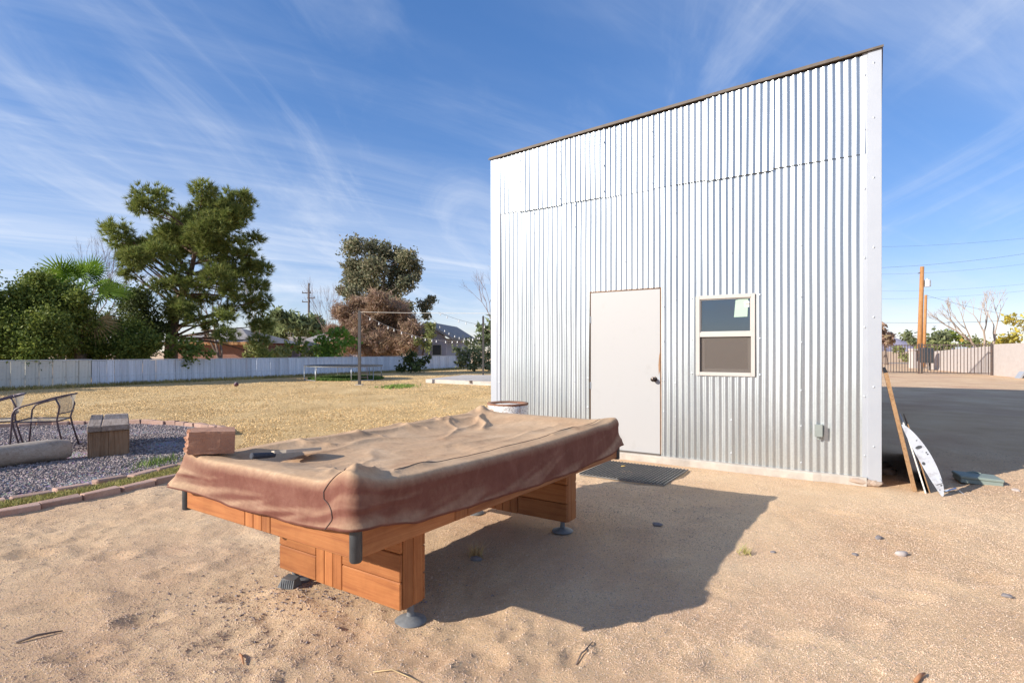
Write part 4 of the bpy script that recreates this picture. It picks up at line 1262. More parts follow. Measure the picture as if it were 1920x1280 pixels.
# dry weed under the table
q = G(893, 1040); n = 90
a = RNG.uniform(0, 2 * PI, n); r = RNG.uniform(0, .05, n)
o = blades('dry_weed', q.x + r * np.cos(a), q.y + r * np.sin(a), np.full(n, -.01), RNG.uniform(.04, .12, n), .003, M['grass'], 1.0)
tag(o, 'tuft of dry weed on the sand under the table', 'weed')
q = G(1395, 1035); n = 45
a = RNG.uniform(0, 2 * PI, n); r = RNG.uniform(0, .06, n)
o = blades('dry_weed', q.x + r * np.cos(a), q.y + r * np.sin(a), np.full(n, -.01), RNG.uniform(.03, .07, n), .003, M['grassg'], 1.2)
tag(o, 'small dry weed at the right edge of the table shadow', 'weed')

# ================================================================== FIRE PIT CORNER
def edging(name, rad, a0, a1, label, tall, bl=.30):
    e = empty(name, PIT); tag(e, label, 'edging', 'curved brick edging rows')
    rr = random.Random(int(rad * 100))
    me_set = [cbox(bl, .105, .085, .010, 'edging_brick', .004, rr) for _ in range(4)]
    n = int((a1 - a0) * rad / (bl + .012))
    for i in range(n):
        a = a0 + (a1 - a0) * (i + .5) / n
        o = link('edging_brick', me_set[rr.randrange(4)], M['edging'], e, ((rad + rr.uniform(-.025, .025)) * math.cos(a), (rad + rr.uniform(-.025, .025)) * math.sin(a), tall + rr.uniform(-.012, .010)), (rr.uniform(-.05, .05), rr.uniform(-.05, .05), a + PI / 2 + rr.uniform(-.09, .09)))
    return e
edging('brick_edging', R_IN, R(-60), R(16), 'inner curved row of red bricks along the near gravel edge', .002)
edging('brick_edging', R_OUT, R(-54), R(4), 'outer curved row of red bricks between sand and grass strip', .004)
edging('brick_edging', R_IN + .06, R(36), R(140), 'far curved row of red bricks between gravel and lawn', .045, .24)
# log
lg = empty('driftwood_log', (0, 0, 0))
tag(lg, 'bleached driftwood log lying on the gravel', 'log')
l0, l1 = Vector((-6.42, 5.68, .14)), Vector((-5.53, 6.97, .150))
nlen, nrad = 36, 26; V = []; Fc = []
axl = (l1 - l0).normalized(); sl = axl.cross(Vector((0, 0, 1))).normalized(); ul = sl.cross(axl)
for i in range(nlen + 1):
    t = i / nlen; c_ = l0.lerp(l1, t)
    for k in range(nrad):
        a = 2 * PI * k / nrad
        rad = .138 + .012 * math.sin(t * 5 + 1) + .012 * float(fbm(np.array([t * 5.0]), np.array([math.cos(a) * 1.3 + 4 + math.sin(a)]), 3, 8)[0])
        if t > .93: rad *= 1 - 1.4 * (t - .93) ** 1 * 2
        V.append(tuple(c_ + (sl * math.cos(a) + ul * math.sin(a)) * rad - l0))
for i in range(nlen):
    for k in range(nrad):
        a = i * nrad + k; b = i * nrad + (k + 1) % nrad; Fc.append((a, b, b + nrad, a + nrad))
lg.location = l0
m = MB(); m.add(V, Fc + [tuple(range(nrad))[::-1]]); m.build('bark_free_trunk', M['log'], lg, smooth=True)
m = MB(); m.add([tuple(Vector(v) + axl * .002) for v in V[-nrad:]], [tuple(range(nrad))]); m.build('cut_end', M['logend'], lg)
# timber bench
bn = empty('timber_bench', (-5.52, 7.66, .018), R(35))
tag(bn, 'weathered railway timber bench standing on the gravel', 'bench')
for k, xx in enumerate((-.112, .112)):
    link('upright_timber', cbox(.214, .16, .335, .006, jit=.003), M['tie'], bn, (xx * .97, -.66, .165))
    link('upright_timber', cbox(.205, .16, .335, .008, jit=.004), M['tie'], bn, (xx * .97, .60, .165))
link('seat_timber', cbox(.150, 1.56, .075, .010, jit=.004), M['tietop'], bn, (-.153, 0, .372), (0, 0, R(.3)))
link('seat_timber', cbox(.292, 1.56, .075, .010, jit=.004), M['tietop'], bn, (.074, 0, .374), (0, 0, R(-.2)))
MB().box(-.20, .20, -.575, .515, .02, .30).build('inner_core', M['tie'], bn)
# patio chairs: bent tube arms, mesh seat and back
def make_chair():
    e = empty('patio_chair', (0, 0, .018))
    r = .0115
    # x = sideways, +y = front
    for s in (-1, 1):
        pts = [(s * .27, .26, 0), (s * .275, .24, .30), (s * .278, .225, .52), (s * .280, .19, .585), (s * .282, .12, .615), (s * .285, -.05, .665), (s * .275, -.20, .715), (s * .225, -.30, .740), (s * .12, -.345, .750), (0, -.36, .752)]
        MB().tube(pts, r, 8).build('arm_tube', M['chair'], e, smooth=True)
        MB().tube([(s * .25, -.33, 0), (s * .235, -.255, .30), (s * .23, -.235, .42), (s * .255, -.275, .60), (s * .262, -.225, .722)], r, 8).build('rear_leg', M['chair'], e, smooth=True)
    m = MB(); m.tube([(-.275, .235, .41), (.275, .235, .41)], .010, 8); m.tube([(-.232, -.235, .40), (.232, -.235, .40)], .010, 8)
    m.tube([(-.274, .235, .41), (-.232, -.235, .40)], .010, 8); m.tube([(.274, .235, .41), (.232, -.235, .40)], .010, 8)
    m.build('seat_frame', M['chair'], e, smooth=True)
    V = []; Fc = []; nu, nv = 10, 10
    for i in range(nu + 1):
        for j in range(nv + 1):
            u_, v_ = i / nu, j / nv
            hw = .27 * v_ + .228 * (1 - v_)
            V.append(((u_ * 2 - 1) * hw, -.235 + .47 * v_, .405 - .022 * math.sin(PI * u_) * math.sin(PI * v_)))
    for i in range(nu):
        for j in range(nv):
            a = i * (nv + 1) + j; Fc.append((a, a + nv + 1, a + nv + 2, a + 1))
    MB().add(V, Fc).build('seat_mesh', M['chairmesh'], e, smooth=True)
    V = []; Fc = []
    for i in range(nu + 1):
        a = (i / nu * 2 - 1)
        for j in range(nv + 1):
            v_ = j / nv
            xb = a * .245; yb = -.255 - .03 * (1 - a * a)
            xt = a * .255; yt = -.24 - .118 * (1 - a * a) ** .7
            z0_, z1_ = .50, .722 + .028 * (1 - a * a)
            V.append((xb + (xt - xb) * v_, yb + (yt - yb) * v_ , z0_ + (z1_ - z0_) * v_))
    for i in range(nu):
        for j in range(nv):
            a = i * (nv + 1) + j; Fc.append((a, a + nv + 1, a + nv + 2, a + 1))
    MB().add(V, Fc).build('back_mesh', M['chairmesh'], e, smooth=True)
    MB().tube([(-.245, -.262, .50), (-.12, -.280, .50), (0, -.286, .50), (.12, -.280, .50), (.245, -.262, .50)], .008, 7).build('back_crossbar', M['chair'], e, smooth=True)
    return e
def copy_tree(o, parent=None):
    c = o.copy(); COL.objects.link(c); c.parent = parent
    for ch in list(o.children): copy_tree(ch, c)
    return c
ch1 = make_chair()
ch1.location = (-6.40, 7.62, .018); ch1.rotation_euler = (0, 0, math.atan2(.91, -.41) )
ch1.rotation_euler = (0, 0, R(110))
tag(ch1, 'metal mesh patio chair nearer the timber bench', 'chair', 'patio chairs on the gravel')
ch2 = copy_tree(ch1)
ch2.location = (-7.03, 7.52, .018); ch2.rotation_euler = (0, 0, R(128))
tag(ch2, 'metal mesh patio chair cut off by the left picture edge', 'chair', 'patio chairs on the gravel')

# ================================================================== FENCE
FA, FB_ = Vector((-20.285, 15.02, 0)), Vector((-4.25, 42.0, 0))
fdir = (FB_ - FA); flen = fdir.length; fdir.normalize(); frz = math.atan2(fdir.y, fdir.x)
def make_fence(name, d0, d1, bw, h, mat, label, relief):
    e = empty(name, FA + fdir * d0, frz); tag(e, label, 'fence')
    n = max(1, round((d1 - d0) / bw)); bw = (d1 - d0) / n
    mes = []
    rr = random.Random(int(d0 * 10) + 1)
    for k in range(4):
        mm = MB(); w = bw - .014
        # folded panel: flat face with a raised rib along its edge
        P_ = [(0, 0), (w * .72, 0), (w * .76, -relief), (w * .94, -relief), (w * .98, 0), (w, 0), (w, .03), (0, .03)]
        b_ = len(P_)
        mm.add([(x_, y_, 0) for x_, y_ in P_] + [(x_, y_, h) for x_, y_ in P_], [tuple(range(b_)), tuple(range(2 * b_ - 1, b_ - 1, -1))] + [((i + 1) % b_, i, b_ + i, b_ + (i + 1) % b_) for i in range(b_)])
        mes.append(mm.mesh('fence_panel'))
    for i in range(n):
        link('fence_panel', mes[i % 4], mat, e, (i * bw, rr.uniform(-.008, .008), rr.uniform(-.01, .004)), (rr.uniform(-.012, .012), rr.uniform(-.006, .006), rr.uniform(-.015, .015)))
    MB().box(0, n * bw, -.022, .05, h + .002, h + .035).build('cap_rail', M['cap'], e)
    MB().box(0, n * bw, .055, .09, h * .35, h * .45).build('back_rail', M['cap'], e)
    return e
make_fence('panel_fence', 0, 7.75, .40, 1.01, M['fenceb'], 'beige ribbed metal fence section at far left below the hedge', .022)
make_fence('panel_fence', 7.76, flen, .262, .99, M['fencew'], 'low weathered white panel fence running along the back of the lawn', .018)

# ================================================================== LAWN FURNITURE
# trampoline
tr = empty('trampoline', (-8.0, 26.6, 0)); tag(tr, 'round trampoline on steel legs by the white fence', 'trampoline')
RT = 1.78
m = MB(); m.tube([(RT * math.cos(a), RT * math.sin(a), .66) for a in np.linspace(0, 2 * PI, 49)], .024, 8, False); m.build('frame_ring', M['steel'], tr, smooth=True)
m = MB(); m.lathe([(0, .655), (RT - .18, .66), (RT - .17, .664), (0, .662)], 48); m.build('jumping_mat', M['matte_black'], tr)
m = MB(); m.lathe([(RT - .20, .672), (RT + .02, .690), (RT + .03, .67), (RT - .20, .665)], 48, closed=True); m.build('edge_pad', M['matte_black'], tr)
for k in range(4):
    a0 = PI / 4 + k * PI / 2
    pa_ = [Vector((RT * math.cos(a0 + d), RT * math.sin(a0 + d), 0)) for d in (-.32, .32)]
    m = MB(); m.tube([pa_[0] + Vector((0, 0, .66)), pa_[0] + Vector((0, 0, .03)), pa_[1] + Vector((0, 0, .03)), pa_[1] + Vector((0, 0, .66))], .022, 8)
    m.build('leg', M['steel'], tr, smooth=True)
m = MB()
for s in (-.17, .17): m.tube([(RT * .72 + s, -RT * .80 + .02, .66), (RT * .72 + s + .10, -RT * .80 - .16, .02)], .014, 6)
for zz in (.18, .38): 
    m.tube([(RT * .72 - .17 + .10 * (1 - zz / .66), -RT * .80 - .16 * (1 - zz / .66), zz), (RT * .72 + .17 + .10 * (1 - zz / .66), -RT * .80 - .16 * (1 - zz / .66), zz)], .014, 6)
m.build('ladder', M['chair'], tr)
# string light posts
def light_post(px, py, h, label):
    q = G(px, py); e = empty('light_post', q); tag(e, label, 'post', 'string light posts on the lawn')
    MB().box(-.05, .05, -.05, .05, 0, h).build('post', M['darkpost'], e)
    link('base_plate', cbox(.30, .30, .03, .006), M['concrete'], e, (0, 0, .018))
    MB().tube([(0, 0, h), (0, 0, h + .04)], .03, 8).build('cap', M['darkpost'], e)
    return q
q1 = light_post(674, 722, 2.95, 'dark square light post beside the trampoline')
q2 = light_post(906, 706, 3.20, 'dark square light post behind the concrete slab')
def string(name, p0, p1, sag, nb, label, group, t0=.06, t1=.96, bmat='cable'):
    e = empty(name, p0); tag(e, label, 'string lights', group)
    P_ = []
    for i in range(41):
        t = i / 40; c_ = p0.lerp(p1, t) - p0; c_.z -= sag * 4 * t * (1 - t); P_.append(c_)
    MB().tube(P_, .007, 5).build('cable', M['wire'] if bmat == 'wire' else M['cable'], e, smooth=True)
    if not nb: return
    bm_ = MB(); bm_.lathe([(.012, .0), (.012, -.04), (.018, -.055), (.028, -.08), (.025, -.105), (.012, -.12), (0, -.125)], 10)
    bme = bm_.mesh('bulb')
    for k in range(nb):
        t = t0 + (t1 - t0) * (k + random.uniform(-.28, .28)) / (nb - 1); c_ = p0.lerp(p1, t) - p0; c_.z -= sag * 4 * t * (1 - t)
        link('bulb', bme, M['bulb'], e, c_, (0, 0, 0), smooth=(k == 0))
PA = Vector((q1.x, q1.y, 2.92)); 
PM = A(800, 585, 31.0); PB = Vector((q2.x, q2.y, 2.15)); PT = Vector((q2.x, q2.y, 3.15)); PS = A(938, 590, 18.0)
string('guy_cable', PA, PS + Vector((0, 0, .05)), .02, 0, 'pale taut cable running from the trampoline post to the shed', 'cables')
string('string_lights', PA, PB, .62, 17, 'sagging bulb string from the trampoline post to the middle of the far post', 'bulb strings over the lawn')
string('string_lights', PM, PB + Vector((0, 0, .02)), .62, 11, 'bulb string dropping from the pale cable to the far post', 'bulb strings over the lawn', .05, .93, 'wire')
string('string_lights', A(822, 585, 27), PT * .5 + (PS + Vector((.6, 0, -.9))) * .5, .12, 7, 'thin dark bulb string against the sky left of the shed', 'bulb strings over the lawn', .05, .95, 'wire')
# concrete slab on the lawn
c1, c2, c3 = G(798, 718), G(930, 724), G(905, 708)
sl_ = empty('patio_slab', (0, 0, 0)); tag(sl_, 'pale concrete patio slab on the lawn left of the shed', 'slab')
P4 = [c1, G(960, 725), G(1010, 709), G(868, 709)]
m = MB(); n = 4
m.add([(p_.x, p_.y, .012) for p_ in P4] + [(p_.x, p_.y, .17) for p_ in P4], [(4, 5, 6, 7), (0, 1, 5, 4), (1, 2, 6, 5), (2, 3, 7, 6), (3, 0, 4, 7)])
m.build('slab_body', M['slab'], sl_)
for (a, b) in (((872, 714.0), (925, 712.6)), ((900, 717.0), (930, 717.2))):
    p0, p1 = G(a[0], a[1], .17), G(b[0], b[1], .17)
    d_ = (p1 - p0).normalized(); s_ = Vector((-d_.y, d_.x, 0)) * .07
    MB().add([p0 - s_ + Vector((0, 0, .003)), p1 - s_ + Vector((0, 0, .003)), p1 + s_ + Vector((0, 0, .003)), p0 + s_ + Vector((0, 0, .003))], [(0, 1, 2, 3)]).build('joint_gap', M['darkpost'], sl_)
# ball
q = G(443, 725); bm = bmesh.new(); bmesh.ops.create_icosphere(bm, subdivisions=3, radius=.085); me = bpy.data.meshes.new('football'); bm.to_mesh(me); bm.free()
o = link('football', me, M['ball'], None, (q.x, q.y, .095), smooth=True); tag(o, 'small dark and white ball on the lawn near the fence', 'ball')

# ================================================================== VEGETATION
def leafcloud(C, RR, N, size, rng, aspect=1.8, flat=0.0):
    """quads spread through ellipsoids; C centres, RR radii, N count each"""
    Vs = []
    for (c, r, n) in zip(C, RR, N):
        d = rng.normal(0, 1, (n, 3)); d /= np.linalg.norm(d, axis=1)[:, None] + 1e-9
        rad = rng.uniform(0, 1, n) ** .5
        st_ = rng.uniform(0, 1, n) < .16
        rad = np.where(st_, rng.uniform(.95, 1.38, n), rad)
        # ragged surface
        lump = 1 + .25 * np.sin(d[:, 0] * 5 + c[0] * 3) * np.sin(d[:, 2] * 6 + c[2] * 5)
        p = np.array(c) + d * (rad * lump)[:, None] * np.array(r)
        a = rng.normal(0, 1, (n, 3)); a /= np.linalg.norm(a, axis=1)[:, None]
        b = np.cross(a, rng.normal(0, 1, (n, 3))); b /= np.linalg.norm(b, axis=1)[:, None] + 1e-9
        s = size * rng.uniform(.6, 1.4, n)[:, None]
        a = a * s * aspect; b = b * s
        Vs.append(np.stack([p - a * .5, p + b * .5, p + a * .5, p - b * .5], 1))
    V = np.concatenate(Vs).reshape(-1, 3)
    return V, np.arange(len(V)).reshape(-1, 4)
def needletufts(C, RR, N, ln, wd_, rng, per=18):
    Vs = []
    for (c, r, n) in zip(C, RR, N):
        d = rng.normal(0, 1, (n, 3)); d[:, 2] = d[:, 2] * .8 + .25; d /= np.linalg.norm(d, axis=1)[:, None]
        rd_ = rng.uniform(.15, 1, n) ** .5
        rd_ = np.where(rng.uniform(0, 1, n) < .30, rng.uniform(.95, 1.55, n), rd_)
        p = np.array(c) + d * rd_[:, None] * np.array(r)
        out = d + np.array([0, 0, .35]); out /= np.linalg.norm(out, axis=1)[:, None]
        for k in range(per):
            v = out + rng.normal(0, .55, (n, 3)); v /= np.linalg.norm(v, axis=1)[:, None]
            w = np.cross(v, rng.normal(0, 1, (n, 3))); w /= np.linalg.norm(w, axis=1)[:, None] + 1e-9
            L = ln * rng.uniform(.7, 1.2, n)[:, None]
            Vs.append(np.stack([p - w * wd_ * .5, p + w * wd_ * .5, p + v * L], 1))
    V = np.concatenate(Vs).reshape(-1, 3)
    return V, np.arange(len(V)).reshape(-1, 3)
def limb(m, p0, p1, r0, r1, rr, sag=0.0, n=6, k=7):
    p0, p1 = Vector(p0), Vector(p1); L = (p1 - p0).length
    off = Vector((rr.uniform(-1, 1), rr.uniform(-1, 1), rr.uniform(-.5, .5))) * L * .07
    P_ = []
    for i in range(k):
        t = i / (k - 1); P_.append(p0.lerp(p1, t) + off * math.sin(PI * t) + Vector((0, 0, sag * L * math.sin(PI * t))))
    m.tube(P_, [r0 + (r1 - r0) * (i / (k - 1)) for i in range(k)], n)
    return P_
def clumps_px(spec, Y, depth, rng, zs=.85):
    C = []; RR = []
    for (px, py, r) in spec:
        y = Y + rng.uniform(-1, 1) * depth
        c = A(px, py, Y); rm = r / F * Y
        C.append((c.x, y, c.z)); RR.append((rm, rm, rm * zs))
    return C, RR
def make_tree(name, label, cat, spec, Y, depth, base_px, trunk_r, bark, leaf, size, dens, seed, mode='leaf', group=None, fork=.45, aspect=1.8, lean=None, zs=.85, trunk_top=None, needle=(.26, .022), limbs=True):
    rng = np.random.default_rng(seed); rr = random.Random(seed)
    e = empty(name, (0, 0, 0))
    C, RR = clumps_px(spec, Y, depth, rng, zs)
    if mode == 'needle': RR = [tuple(k * 1.0 for k in r) for r in RR]
    bx = (base_px - 960) / F * Y
    e.location = (bx, Y, 0)
    o_ = Vector((bx, Y, 0))
    top = max(c[2] for c in C)
    cx = sum(c[0] for c in C) / len(C)
    m = MB()
    hub_z = trunk_top if trunk_top else top * fork
    t_end = Vector((bx + (lean if lean is not None else (cx - bx) * .35), Y, hub_z))
    P_ = limb(m, o_ - o_, t_end - o_, trunk_r, trunk_r * .55, rr, 0, 10, 8)
    ctr = Vector((cx, Y, top * .8))
    P2 = limb(m, t_end - o_, ctr - o_, trunk_r * .55, trunk_r * .15, rr, 0, 8, 8)
    spine = P_ + P2
    if limbs:
        for c in C:
            cv_ = Vector(c) - o_
            st = min(spine, key=lambda s: (Vector((s.x - cv_.x, s.y - cv_.y, (s.z + (cv_.z - s.z) * .0) - cv_.z + abs(cv_.x - s.x) * .45))).length + (5 if s.z < hub_z * .5 else 0))
            limb(m, st, cv_, trunk_r * .20, trunk_r * .04, rr, .04, 5, 6)
    m.build('trunk', bark, e, smooth=True)
    N = [max(12, int(dens * (r[0] * r[1] * r[2]) ** (2 / 3))) for r in RR]
    Cl = [tuple(Vector(c) - o_) for c in C]
    if mode == 'needle':
        V, Fc = needletufts(Cl, RR, N, needle[0], needle[1], rng)
    else:
        V, Fc = leafcloud(Cl, RR, N, size, rng, aspect)
    link('crown', npmesh('crown', V, Fc), leaf, e)
    tag(e, label, cat, group)
    return e
def bare_tree(name, label, base, h, spread, seed, bark, r0, levels=5, splay=.5, group=None, first=None):
    rr = random.Random(seed); m = MB(); tips = []
    def rec(p, d, L, r, lv):
        q = p + d * L
        mid = p.lerp(q, .5) + Vector((rr.uniform(-1, 1), rr.uniform(-1, 1), 0)) * L * .06
        m.tube([p, mid, q], [r, r * .85, r * .68], 6 if lv > 2 else 4, cap=False)
        if lv == 0: tips.append(q); return
        for k in range(rr.choice((2, 3)) if lv > 1 else 3):
            nd = (d + Vector((rr.uniform(-1, 1), rr.uniform(-1, 1), rr.uniform(-.25, .7))) * splay).normalized()
            rec(q, nd, L * rr.uniform(.62, .86), r * .6, lv - 1)
    e = empty(name, base)
    dirs = first or [Vector((rr.uniform(-.5, .5) * spread, rr.uniform(-.4, .4) * spread, 1)).normalized() for _ in range(3)]
    rec_h = h / 3.3
    m.tube([(0, 0, -.05), (0, 0, h * .10)], [r0 * 1.2, r0], 8)
    for d in dirs: rec(Vector((0, 0, h * .10)), d.normalized(), rec_h, r0 * .8, levels)
    m.build('branches', bark, e)
    tag(e, label, 'tree', group); return e

GB = 'trees and shrubs beyond the fence'
# dense hedge at far left: two overlapping shrubs
make_tree('hedge_shrub', 'dense dark green hedge at the far left above the beige fence', 'hedge', [(-20, 600, 45), (20, 575, 45), (60, 560, 38), (30, 630, 50), (80, 620, 45), (-30, 650, 50), (40, 665, 45), (100, 650, 40), (10, 545, 28), (95, 585, 30), (-40, 560, 40), (60, 525, 24), (25, 528, 26), (-10, 525, 26), (95, 545, 24), (130, 560, 24), (115, 610, 34)], 21.5, 1.1, 30, .10, M['barkdark'], M['lf_hedge'], .062, 7500, 21, group=GB, limbs=False)
make_tree('hedge_shrub', 'drooping dark green shrub between the hedge and the pine', 'shrub', [(120, 590, 30), (150, 595, 34), (90, 600, 34), (120, 640, 38), (170, 640, 42), (210, 620, 30), (205, 655, 32), (140, 665, 34), (185, 600, 28), (245, 655, 28), (270, 640, 24), (160, 560, 18)], 24.0, 1.2, 165, .10, M['barkdark'], M['lf_hedge'], .062, 7500, 22, group=GB, limbs=False)
make_tree('shade_tree', 'dark leafed small tree left of the pine trunk', 'tree', [(240, 570, 30), (265, 600, 30), (280, 560, 24), (230, 610, 26), (290, 620, 24), (255, 640, 28), (285, 655, 22), (225, 545, 20)], 27.5, 1.2, 270, .12, M['barkdark'], M['lf_dark'], .08, 3600, 23, group=GB)
make_tree('hedge_shrub', 'hedge running on past the left picture edge, shading the lawn by the beige fence', 'hedge', [(-456, 585, 74), (-380, 588, 70), (-540, 585, 74), (-420, 640, 70), (-500, 640, 70), (-610, 590, 74), (-580, 645, 70), (-340, 625, 60)], 16.8, 1.8, -480, .10, M['barkdark'], M['lf_hedge'], .10, 1500, 24, group=GB, limbs=False)
# fan palm
def fan_palm(px, py, Y, label):
    rng = random.Random(31); c0 = A(px, py, Y)
    e = empty('fan_palm', (c0.x, Y, 0)); tag(e, label, 'palm', GB)
    m = MB(); m.tube([(0, 0, 0), (.05, 0, c0.z * .5), (0, 0, c0.z - .15)], [.26, .22, .18], 12); m.build('trunk', M['barkgrey'], e, smooth=True)
    for k in range(26):
        dead = k >= 19
        # a rosette: fronds lean out all round, the upper ones steeper
        az = k * 2.399 + rng.uniform(-.2, .2)
        el = R(12 + 62 * ((k * 7) % 19) / 19) if not dead else R(rng.uniform(-65, -25))
        L = rng.uniform(.9, 1.25); d = Vector((math.cos(az) * math.cos(el) * 1.15, math.sin(az) * math.cos(el) * .8, math.sin(el))).normalized()
        p0 = Vector((0, 0, c0.z - .1)); p1 = p0 + d * L
        mm = MB(); mm.tube([p0, p0.lerp(p1, .5) + Vector((0, 0, .05)), p1], [.022, .017, .012], 5)
        ref = Vector((rng.uniform(-.3, .3), -1, .55)).normalized()
        side = d.cross(ref).normalized(); upv = side.cross(d).normalized()
        nl = 19
        for j in range(nl):
            a = R(-95 + 190 * j / (nl - 1)); fl = rng.uniform(.95, 1.2) * (1 - .30 * abs(a) / 1.7)
            dd = (d * math.cos(a) + side * math.sin(a) + upv * .08).normalized()
            w = dd.cross(upv).normalized() * .034
            q1_ = p1 + dd * fl * .5; q2_ = p1 + dd * fl + Vector((0, 0, -.12 * fl))
            mm.add([p1, q1_ - w + upv * .015, q1_ + w + upv * .015, q1_ - upv * .010, q2_], [(0, 1, 3), (0, 3, 2), (1, 4, 3), (3, 4, 2)])
        mm.build('frond', M['lf_dead'] if dead else M['lf_palm'], e)
    return e
fan_palm(150, 556, 23.6, 'bright green fan palm rising above the hedge')
bare_tree('bare_tree', 'leafless reddish tree behind the hedge and palm', A(110, 660, 31).xyz * Vector((1, 1, 0)) if False else Vector((A(105, 660, 31).x, 31, 0)), 7.4, 1.9, 5, M['barkred'], .075, 6, .42, GB)
# pine
pine_spec = [(318, 420, 20), (365, 440, 24), (415, 440, 26), (300, 465, 22), (340, 455, 22), (390, 450, 24), (435, 485, 20), (262, 462, 18), (395, 392, 20), (425, 398, 22), (330, 560, 16), (365, 560, 14), (440, 545, 16), (470, 480, 14), (235, 500, 14), (290, 425, 16), (365, 610, 12), (395, 600, 12), (405, 505, 22), (355, 540, 16), (390, 535, 16), (445, 520, 20), (410, 580, 14), (440, 600, 16), (290, 470, 18), (330, 440, 20), (225, 455, 12), (455, 440, 14), (250, 460, 16), (308, 383, 24), (274, 392, 13), (292, 402, 16), (328, 402, 22), (380, 377, 22), (408, 372, 18), (440, 380, 24), (465, 376, 12), (350, 425, 26), (392, 415, 28), (432, 420, 28), (455, 405, 18),
    (240, 440, 20), (272, 448, 22), (222, 470, 19), (207, 476, 10), (252, 480, 22), (302, 440, 24), (322, 482, 22), (362, 468, 26), (408, 470, 24), (446, 462, 16), (455, 500, 22), (480, 500, 13), (285, 492, 18), (345, 512, 16),
    (385, 508, 20), (430, 525, 20), (472, 535, 18), (352, 580, 22), (335, 595, 14), (405, 545, 14), (460, 575, 20), (375, 585, 14), (470, 610, 18), (450, 630, 15), (482, 640, 14), (240, 515, 12), (330, 545, 14), (425, 560, 14), (488, 560, 12), (300, 520, 12), (485, 670, 12)]
make_tree('pine_tree', 'tall olive green pine towering behind the white fence', 'tree', pine_spec, 28.5, 1.6, 322, .36, M['barkpine'], M['lf_pine'], .1, 520, 41, mode='needle', group=GB, fork=.40, lean=.25, zs=.75, needle=(.30, .034))
bare_tree('bare_tree', 'thin leafless tree showing through the right side of the pine', Vector((A(415, 660, 33).x, 33, 0)), 5.6, .9, 8, M['barkgrey'], .10, 5, .34, GB)
bare_tree('bare_tree', 'slender leafless sapling right of the pine', Vector((A(487, 660, 36).x, 36, 0)), 5.8, .6, 18, M['barkpale'], .045, 5, .30, GB)
make_tree('wall_creeper', 'leafy creeper hanging over the white fence below the pine', 'creeper', [(345, 650, 24), (362, 668, 17), (325, 664, 14), (352, 686, 9), (385, 664, 12), (335, 640, 16), (310, 660, 10), (365, 650, 16)], 25.05, .45, 352, .008, M['barkdark'], M['lf_hedge'], .10, 900, 51, group=GB, limbs=False)
make_tree('oleander_bush', 'olive foliage of a low bush right of the brick house', 'bush', [(475, 650, 18), (490, 665, 16), (520, 660, 14), (545, 660, 14), (465, 668, 12), (570, 662, 13)], 31.5, .8, 500, .05, M['barkdark'], M['lf_olive'], .13, 700, 52, group=GB, limbs=False)
make_tree('conifer_bush', 'dark clipped conifers above the fence near the light green shrub', 'bush', [(545, 645, 8), (557, 640, 9), (563, 655, 12), (585, 655, 11), (578, 645, 7), (560, 676, 9), (556, 688, 7)], 31.0, .5, 562, .05, M['barkdark'], M['lf_hedge'], .10, 900, 53, group=GB, limbs=False)
make_tree('light_green_shrub', 'bright light green shrub left of the brown tree', 'shrub', [(612, 640, 20), (630, 625, 15), (640, 650, 18), (600, 660, 16), (622, 665, 18), (645, 622, 10), (655, 640, 14)], 33.5, .9, 622, .06, M['barkdark'], M['lf_light'], .14, 650, 54, group=GB)
make_tree('feathery_tree', 'pale feathery trees far behind the tan roof', 'tree', [(500, 610, 22), (525, 603, 20), (550, 605, 22), (575, 612, 22), (600, 620, 18), (515, 630, 20), (560, 632, 22), (480, 615, 18), (535, 590, 12), (590, 600, 12)], 62, 2.5, 545, .2, M['barkgrey'], M['lf_feather'], .20, 420, 55, group=GB, aspect=4)
# eucalyptus and the brown tree in front of it
make_tree('eucalyptus_tree', 'tall grey green eucalyptus rising behind the brown tree', 'tree', [(668, 465, 22), (690, 458, 16), (715, 470, 22), (745, 480, 20), (765, 485, 20), (650, 492, 20), (640, 505, 10), (680, 495, 24), (710, 505, 24), (745, 510, 24), (775, 500, 14), (662, 525, 22), (695, 535, 24), (730, 545, 24), (765, 535, 18), (780, 520, 10), (670, 555, 18), (700, 570, 22), (745, 575, 20), (770, 580, 14), (790, 570, 14), (803, 558, 10), (795, 590, 9), (725, 600, 18), (650, 548, 10)], 52, 2.2, 715, .42, M['barkgrey'], M['lf_euc'], .125, 1500, 61, group=GB, aspect=2.2)
make_tree('brown_tree', 'dry reddish brown feathery tree in the middle of the fence line', 'tree', [(640, 585, 20), (665, 570, 18), (690, 575, 22), (715, 565, 20), (740, 580, 22), (650, 610, 24), (685, 610, 28), (720, 610, 28), (755, 605, 22), (775, 620, 18), (640, 640, 20), (670, 645, 24), (705, 645, 28), (740, 645, 26), (770, 645, 20), (625, 620, 12), (700, 590, 20), (755, 585, 12), (730, 665, 16), (690, 668, 14)], 42, 1.8, 712, .25, M['barkdark'], M['lf_brown'], .048, 4200, 62, group=GB, aspect=9)
make_tree('weeping_branch', 'yellow green weeping branches beside the lilac house', 'tree', [(806, 612, 10), (800, 625, 11), (808, 630, 8), (800, 645, 9), (805, 655, 6), (785, 640, 8)], 40.5, .6, 790, .10, M['barkdark'], M['lf_olive'], .12, 900, 63, group=GB, aspect=3)
bare_tree('bare_tree', 'leafless pale sapling left of the brown tree', Vector((A(628, 660, 40).x, 40, 0)), 5.6, .7, 28, M['barkred'], .035, 5, .30, GB)
